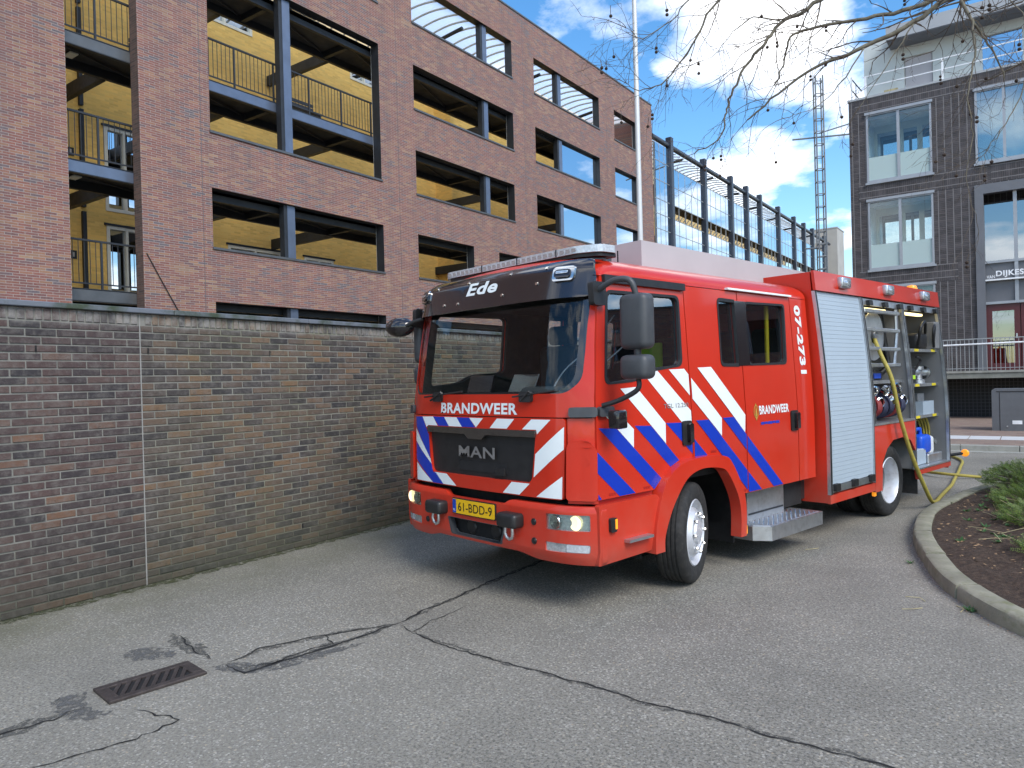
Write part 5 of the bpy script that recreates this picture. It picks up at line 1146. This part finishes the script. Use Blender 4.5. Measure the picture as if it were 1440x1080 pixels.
# --- wheels
def wheel(name, x, y, steer, s, rear):
    w_ = empty(name, (x, y, .41), steer, T); bm = bmesh.new(); hw = .125 if not rear else .12
    def tyre(bm, yo):
        pr = [(.262, -hw*.80), (.285, -hw*.92), (.33, -hw), (.372, -hw*.97), (.396, -hw*.84), (.405, -hw*.70)]
        for g in (-.42, -.14, .14, .42): pr += [(.407, hw*g-.009), (.398, hw*g-.006), (.398, hw*g+.006), (.407, hw*g+.009)]
        pr += [(.405, hw*.70), (.396, hw*.84), (.372, hw*.97), (.33, hw), (.285, hw*.92), (.262, hw*.80)]
        lathe(bm, pr, 56, 'Y', Matrix.Translation((0, yo, 0)))
    tyre(bm, 0)
    if rear: tyre(bm, -s*.30)
    obj('tyre', bm, 'rubber', w_, 40); o = s*hw; bm = bmesh.new()
    if rear: pr = [(.27, .86), (.262, .92), (.250, .80), (.238, .2), (.225, -.30), (.17, -.62), (.12, -.66), (.12, -.1), (.09, .12), (0, .15)]
    else: pr = [(.27, .86), (.262, .92), (.248, .80), (.235, .45), (.215, .42), (.195, .78), (.165, 1.02), (.135, 1.06), (.125, .95), (.10, .96), (.09, 1.12), (.0, 1.14)]
    lathe(bm, [(r, h*o) for r, h in (pr[:5] if rear else pr)], 40, 'Y'); obj('rim', bm, 'rim', w_, 35)
    if rear: bm = bmesh.new(); lathe(bm, [(r, h*o) for r, h in pr[4:]], 40, 'Y'); obj('hub', bm, 'hub_shaded_grey', w_, 35)
    bm = bmesh.new(); lathe(bm, [(.262, -o*.8), (.2, -o*.5), (0, -o*.5)], 32, 'Y'); obj('brake_drum', bm, 'dark_void', w_, 35)
    nut = None
    for k in range(8):
        a = 2*PI*k/8
        if nut is None: bm = bmesh.new(); lathe(bm, [(.016, 0), (.016, .02), (.011, .03), (0, .03)], 6, 'Y', Matrix.Diagonal((1, s, 1, 1))); nut = obj('wheel_nut', bm, 'chrome', w_)
        else: nut = nut.copy(); COL.objects.link(nut)
        nut.location = (.15*cos(a), o*(1.03 if not rear else -.62), .15*sin(a))
    if not rear:
        for k in range(8):
            a = 2*PI*(k+.5)/8; bm = bmesh.new(); lathe(bm, [(.022, 0), (0, .001)], 12, 'Y', Matrix.Translation((.225*cos(a), o*.435+s*.002, .225*sin(a))) @ Matrix.Diagonal((1, s, 1, 1))); obj('hand_hole', bm, 'dark_void', w_)
wheel('front_wheel', -.15, 1.0, rad(19), 1, False); wheel('front_wheel', -.15, -1.0, rad(17), -1, False)
wheel('rear_wheel', -4.02, 1.08, 0, 1, True); wheel('rear_wheel', -4.02, -1.08, 0, -1, True)
# --- boarding step
for s in (1, -1):
    st = empty('boarding_step', (0, 0, 0), 0, T); f_ = lambda x, y, o=0, s=s: Vector((x, s*y, .215+o))
    panel('tread_box', [(-.98, .95), (-.98, 1.16), (-1.08, 1.29), (-2.06, 1.29), (-2.06, .95)], [], f_, .125, 'alu', st)
    panel('tread_top', [(-1.01, .97), (-1.01, 1.15), (-1.10, 1.265), (-2.03, 1.265), (-2.03, .97)], [], f_, .004, 'alu_tread', st, base=.125)
    stud = None
    for i in range(20):
        for j in range(6):
            if stud is None: bm = bmesh.new(); lathe(bm, [(.011, 0), (.007, .004), (0, .005)], 6, 'Z'); stud = obj('stud', bm, 'chrome', st)
            else: stud = stud.copy(); COL.objects.link(stud)
            stud.location = (-1.13-i*.043, s*(1.0+j*.046+(.023 if i % 2 else 0)), .344)
    bxo('riser_plate', -1.80, -1.12, *sorted((s*.99, s*1.03)), .345, .66, 'alu', st); bxo('riser_seam', -1.78, -1.14, *sorted((s*1.031, s*1.036)), .40, .415, 'dark_steel', st); bxo('stowage', -2.25, -.86, *sorted((s*.70, s*.985)), .36, .70, 'dark_void', st)
# --- equipment body
for s in (1, -1):
    bm_ = body(s)
    panel('roof_rail_panel', rect(-5.95, -2.33, 2.515, 2.715), [], lambda x, z, o=0, s=s: Vector((x, s*(BBZ(2.515)+.022-(z-2.515)*.10+o), z)), .03, 'red', T, .6, None, base=-.03)
    panel('skirt', rect(-3.445, -2.335, .365, .452), [], bm_, .03, 'red', T, base=-.03)
    panel('skirt', rect(-5.93, -4.765, .40, .462), [], bm_, .03, 'red', T, base=-.03)
    panel('arch_panel', [(-3.452, .345), (-3.635, .345), (-3.665, .66), (-3.80, .80), (-3.98, .885), (-4.30, .90), (-4.52, .845), (-4.68, .70), (-4.735, .50), (-4.75, .345), (-4.79, .345), (-4.79, .465), (-4.70, .465), (-4.70, 1.075), (-3.452, 1.075)], [], bm_, .035, 'red', T, base=-.035)
    panel('arch_liner', rect(-4.78, -3.60, .60, 1.06), [], lambda x, z, o=0, s=s: Vector((x, s*(.70+o), z)), .02, 'dark_void', T); bxo('arch_top', -4.76, -3.62, *sorted((s*.7, s*1.21)), 1.03, 1.06, 'dark_void', T)
    bxo('mud_flap', -4.80, -4.78, *sorted((s*.82, s*1.22)), .16, .80, 'rubber', T)
    for x0, x1, z0, z1 in ((-2.385, -2.336, .455, 2.51), (-3.452, -3.425, .455, 2.51), (-3.505, -3.46, 1.10, 2.51), (-4.662, -4.628, 1.10, 2.51), (-4.705, -4.672, .468, 2.51), (-5.93, -5.885, .468, 2.51)):
        panel('shutter_guide', rect(x0, x1, z0, z1), [], bm_, .035, 'alu', T, None, .12, base=-.032)
        panel('guide_seal', rect(x0+.012, x1-.012, z0, z1), [], bm_, .002, 'black_plastic', T, None, .12, base=.0035)
    for k in range(45):
        z = .545+k*.0437; panel('shutter_slat', rect(-3.422, -2.388, z, z+.0418), [], bm_, .012, 'shutter', T, None, None, base=-.022)
    panel('shutter_backing', rect(-3.43, -2.38, .46, 2.51), [], bm_, .008, 'comp_grey', T, None, .15, base=-.032)
    bbar = panel('shutter_bar', rect(-3.42, -2.39, .47, .535), [], bm_, .02, 'alu', T, base=-.022)
    for x in (-2.45, -2.88, -3.32): panel('latch', rpoly(rect(x-.05, x+.05, .485, .56), .012), [], bm_, .035, 'black_plastic', bbar, base=-.002)
    panel('ledge', rect(-4.66, -3.46, 1.078, 1.102), [], bm_, .5, 'alu', T, base=-.49)
    panel('ledge', rect(-5.93, -4.76, .463, .48), [], bm_, .5, 'alu', T, base=-.49)
    for x0, x1, z0 in ((-4.64, -3.49, 1.10), (-5.89, -4.70, .48)):
        yi, yo = s*.42, s*1.16
        bxo('locker_back', x0, x1, *sorted((yi-s*.02, yi)), z0, 2.5, 'comp_grey', T)
        for xx in (x0-.012, x1): panel('locker_wall', [(.42, z0), (1.215, z0), (1.215, 1.4), (1.10, 2.5), (.42, 2.5)], [], lambda y, z, o=0, s=s, xx=xx: Vector((xx+o, s*y, z)), .012, 'comp_grey', T)
        bxo('locker_ceiling', x0, x1, *sorted((yi, s*1.10)), 2.49, 2.51, 'comp_grey', T)
        panel('rolled_shutter', rect(x0, x1, 2.43, 2.505), [], bm_, .02, 'alu', T, base=-.03)
        for k in range(3): panel('shutter_clip', rpoly(rect(x0+.08+k*.45-.05, x0+.08+k*.45+.05, 2.425, 2.485), .015), [], bm_, .04, 'black_plastic', T, base=-.01)
        bxo('locker_light', (x0+x1)/2-.33, (x0+x1)/2+.33, *sorted((s*.99, s*1.05)), 2.39, 2.42, 'lamp_strip', T, .006, 1)
    for x in (-2.97, -4.17, -5.36):
        lp = empty('side_lamp', (x, s*1.13, 2.62), 0, T); bm = bmesh.new(); box(bm, -.11, .11, *sorted((-s*.03, s*.07)), -.05, .065, .02, 2); obj('housing', bm, 'alu', lp, 50); bm = bmesh.new(); box(bm, -.085, .085, *sorted((s*.06, s*.075)), -.04, .035, .008, 1); obj('lens', bm, 'lens', lp, 50)
SEC = [(y, z) for z, y in [(z, BBZ(z)-.03) for z in (.37, 1.1, 1.5, 1.9, 2.3, 2.5)]]; SEC = [(-y, z) for y, z in SEC][::-1]+SEC
for xx, nm in ((-2.37, 'body_front_wall'), (-5.95, 'body_rear_wall')):
    panel(nm, [(y, z) for y, z in SEC[:6]]+[(y, z) for y, z in SEC[6:]]+[(1.09, 2.705), (-1.09, 2.705)], [], lambda y, z, o=0, xx=xx: Vector((xx+o, y, z)), .035, 'red', T)
bxo('body_roof', -5.93, -2.35, -1.09, 1.09, 2.66, 2.70, 'red', T); bxo('body_floor', -5.92, -2.36, -.40, .40, .62, 2.48, 'comp_grey', T); bxo('locker_base', -3.44, -2.38, -1.19, 1.19, .40, .452, 'dark_red', T)
bm = bmesh.new(); lathe(bm, [(.07, 2.70), (.07, 2.76), (.055, 2.80), (0, 2.815)], 18, 'Z', Matrix.Translation((-5.55, .95, 0))); obj('amber_beacon', bm, 'amber', T, 40)
ar = tubeo('marker_arm', [(-5.93, 1.20, .53), (-6.0, 1.38, .565)], .020, 'black_plastic', T, 8); bm = bmesh.new(); lathe(bm, [(0, -.02), (.045, -.02), (.05, 0), (.04, .015), (0, .02)], 16, 'X', Matrix.Translation((-6.0, 1.40, .57))); obj('marker_lens', bm, 'amber', ar, 40)
bxo('tail_lamp', -5.99, -5.951, 1.10, 1.22, .55, .95, 'dark_red', T, .01, 1); bxo('work_lamp', -3.60, -3.56, 1.16, 1.20, .28, .34, 'amber', T, .008, 1)
for x0, x1, z in ((-5.885, -4.71, 1.94), (-5.885, -4.71, 1.495), (-5.885, -4.71, 1.09), (-4.635, -3.51, 1.56)):
    sh = bxo('shelf', x0, x1, .44, 1.13, z-.025, z+.012, 'alu', T)
    if x0 < -5: [bxo('edge_mark', xx, xx+.14, 1.131, 1.134, z-.022, z+.01, 'yellow_mark', sh) for xx in (-5.80, -5.2)]
bxo('support_rail', -5.28, -5.22, .45, .50, .5, 2.48, 'alu', T); bxo('support_rail', -5.42, -5.38, .45, .50, .5, 2.48, 'dark_steel', T)
# --- hose reel (bolted in) and equipment in the lockers
rl = empty('hose_reel', (-4.05, .86, 2.10), 0, T)
for y in (-.17, .17): bm = bmesh.new(); lathe(bm, [(.29, y-.008), (.295, y), (.29, y+.008), (.10, y+.012), (.10, y-.012), (.29, y-.008)], 40, 'Y'); obj('flange', bm, 'alu', rl, 40)
bm = bmesh.new(); lathe(bm, [(.06, -.2), (.06, .21), (.03, .22), (0, .22)], 20, 'Y'); obj('hub', bm, 'alu', rl, 40)
bm = bmesh.new()
for k in range(9): tube(bm, [(.235*cos(a*PI/14), -.145+k*.036, .235*sin(a*PI/14)) for a in range(29)], .018, 6, False)
obj('wound_hose', bm, 'hose_yellow', rl, 50)
for z in (2.37, 2.16, 1.94, 1.75): bxo('reel_bar', -4.58, -3.55, 1.10, 1.14, z-.022, z+.022, 'alu', T, .008, 1)
tubeo('reel_bracket', [(-4.50, 1.12, 2.42), (-4.52, 1.12, 2.1), (-4.42, 1.12, 1.74)], .02, 'alu', T, 6)
tubeo('supply_pipe', spline([(-4.58, .9, 2.4), (-4.60, .95, 2.0), (-4.58, .98, 1.75), (-4.45, .9, 1.62)], 5), .035, 'black_plastic', T, 8)
def item(name, x, y, z, label, cat, group=None): return tag(empty(name, tpos(x, y, z), TRZ), label, cat, group)
rnd = random.Random(4)
for k in range(6):
    x = -3.60-k*.175; o_ = item('folded_hose', x, .92, 1.105, ('folded red fire hose' if k % 3 == 1 else 'folded dark blue fire hose')+' with metal coupling standing in the open locker', 'hose', 'red folded hoses in the locker' if k % 3 == 1 else 'blue folded hoses in the locker')
    bm = bmesh.new(); W2 = .045
    for j in range(3): tube(bm, spline([(-.05+.04*j, -.25, .02), (-.02+.04*j, .10, .03), (.02+.04*j, .28, .12), (.0+.03*j, .24, .26), (-.03+.03*j, .05, .30)], 4), W2*.42, 6)
    obj('hose_body', bm, 'hose_red' if k % 3 == 1 else 'hose_navy', o_, 50)
    zz_ = .22 if k % 2 else .36
    bm = bmesh.new(); lathe(bm, [(.055, 0), (.066, .01), (.066, .05), (.052, .06), (.045, .05), (.045, .0)], 20, 'Y', Matrix.Translation((.0, .24, zz_)) @ Matrix.Rotation(rnd.uniform(-.5, .5), 4, 'X') @ Matrix.Rotation(rnd.uniform(-.6, .6), 4, 'Z')); obj('coupling', bm, 'chrome', o_, 40)
    bm = bmesh.new(); tube(bm, [(0, .20, zz_), (0, .05, zz_-.05)], .05, 10); obj('coupling_neck', bm, 'hose_red' if k % 2 else 'hose_navy', o_, 40)
o_ = item('blower', -4.2, .75, 1.575, 'dark portable appliance on the shelf under the hose reel', 'appliance'); bm = bmesh.new(); box(bm, -.2, .25, -.15, .25, 0, .11, .03, 2); tube(bm, [(-.1, .2, .06), (.1, .22, .13), (.25, .2, .06)], .025, 8); obj('casing', bm, 'black_plastic', o_, 50); bxo('panel', -.1, .1, .251, .26, .02, .08, 'plate_blue', o_)
o_ = item('chainsaw', -5.45, .95, 1.953, 'black power tool with cables on the top shelf of the rear locker', 'power tool'); bm = bmesh.new(); box(bm, -.05, .30, -.1, .2, 0, .20, .04, 2); tube(bm, spline([(.3, .2, .05), (.36, .25, .25), (.2, .25, .34), (.05, .2, .2)], 5), .018, 6); tube(bm, spline([(-.1, .25, .02), (.0, .28, .22), (-.15, .25, .3), (-.25, .2, .08)], 5), .016, 6); obj('motor', bm, 'black_plastic', o_, 50); bxo('battery', -.42, -.25, .05, .22, .0, .36, 'comp_grey', o_, .015, 1)
o_ = item('pump_valve', -5.55, 1.0, 1.508, 'silver hydrant valve with handwheel on the middle shelf', 'valve'); bm = bmesh.new(); lathe(bm, [(.0, 0), (.08, 0), (.08, .04), (.05, .06), (.05, .16), (.07, .18), (.07, .22), (0, .23)], 20, 'Z'); tube(bm, [(-.2, 0, .14), (.2, 0, .14)], .045, 12); obj('casting', bm, 'alu', o_, 40); bm = bmesh.new(); lathe(bm, [(.0, .0), (.085, .0), (.09, .02), (.085, .04), (0, .045)], 20, 'X', Matrix.Translation((-.24, 0, .14))); obj('outlet_cap', bm, 'chrome', o_, 40)
o_ = item('work_light', -5.10, 1.02, 1.508, 'black work light with yellow-green marking on the middle shelf', 'lamp'); bm = bmesh.new(); box(bm, -.1, .1, -.08, .08, .0, .2, .03, 2); tube(bm, spline([(-.1, .05, .15), (-.2, .1, .3), (-.05, .1, .34)], 5), .016, 6); obj('casing', bm, 'black_plastic', o_, 50); bxo('marking', -.04, .08, .082, .09, .06, .11, 'hi_vis', o_)
o_ = item('tool_crate', -5.55, .98, 1.103, 'small light grey open crate on the lower shelf of the rear locker', 'crate')
bm = bmesh.new()
for q in ((-.2, .2, -.14, -.12, 0, .17), (-.2, .2, .12, .14, 0, .17), (-.2, -.18, -.12, .12, 0, .17), (.18, .2, -.12, .12, 0, .17), (-.18, .18, -.12, .12, 0, .015)): box(bm, *q)
obj('shell', bm, 'shutter', o_); bxo('inlay', -.12, .12, -.1, .05, .02, .27, 'alu', o_)
o_ = item('foam_jug', -5.34, 1.04, .485, 'blue plastic jerrycan with handle in the bottom of the rear locker', 'jerrycan'); bm = bmesh.new(); box(bm, -.19, .15, -.13, .12, .12, .36, .05, 3); tube(bm, [(-.12, 0, .35), (-.10, 0, .43), (.06, 0, .43), (.10, 0, .35)], .025, 8); obj('can', bm, 'jug_blue', o_, 50); bxo('white_can', -.34, -.20, -.13, .1, .10, .33, 'jug_white', o_, .04, 3)
o_ = item('storage_box', -5.42, .96, .482, 'flat grey metal boxes under the blue jerrycan', 'box'); bxo('box_body', -.42, .10, -.15, .22, 0, .115, 'alu', o_, .01, 1); bxo('box_lid', .12, .45, -.15, .20, 0, .20, 'shutter', o_, .01, 1)
o_ = item('coiled_hose', -5.60, .92, .80, 'coiled yellow hose standing behind the blue jerrycan', 'hose'); bm = bmesh.new()
for k in range(4): tube(bm, [((.26+.012*k)*cos(a*PI/12), .03*k, (.26+.012*k)*sin(a*PI/12)) for a in range(25)], .014, 6, False)
obj('coil', bm, 'hose_yellow', o_, 50); tubeo('nozzle', [(-.27, .15, -.05), (-.36, .2, -.2)], .018, 'alu', o_, 8)
hp = [(-4.05, 1.02, 2.12), (-3.93, 1.16, 1.86), (-3.90, 1.275, 1.60), (-3.99, 1.315, 1.20), (-4.16, 1.345, .82), (-4.35, 1.37, .52), (-4.56, 1.385, .27), (-4.80, 1.37, .09), (-5.15, 1.31, .03), (-5.55, 1.23, .028), (-6.1, 1.13, .028), (-6.7, 1.02, .028), (-7.3, .88, .028), (-8.0, .72, .028), (-8.9, .50, .028), (-10.0, .2, .028), (-10.7, -.3, .028), (-10.4, -.9, .028), (-9.2, -.6, .028), (-8.2, .0, .03), (-7.6, .6, .07), (-7.8, 1.1, .03)]
tag(tubeo('supply_hose', [tpos(*p) for p in spline(hp, 7)], .023, 'hose_yellow', None, 10), 'yellow hose running from the reel down to the asphalt behind the truck', 'hose')
SC.render.engine = 'CYCLES'
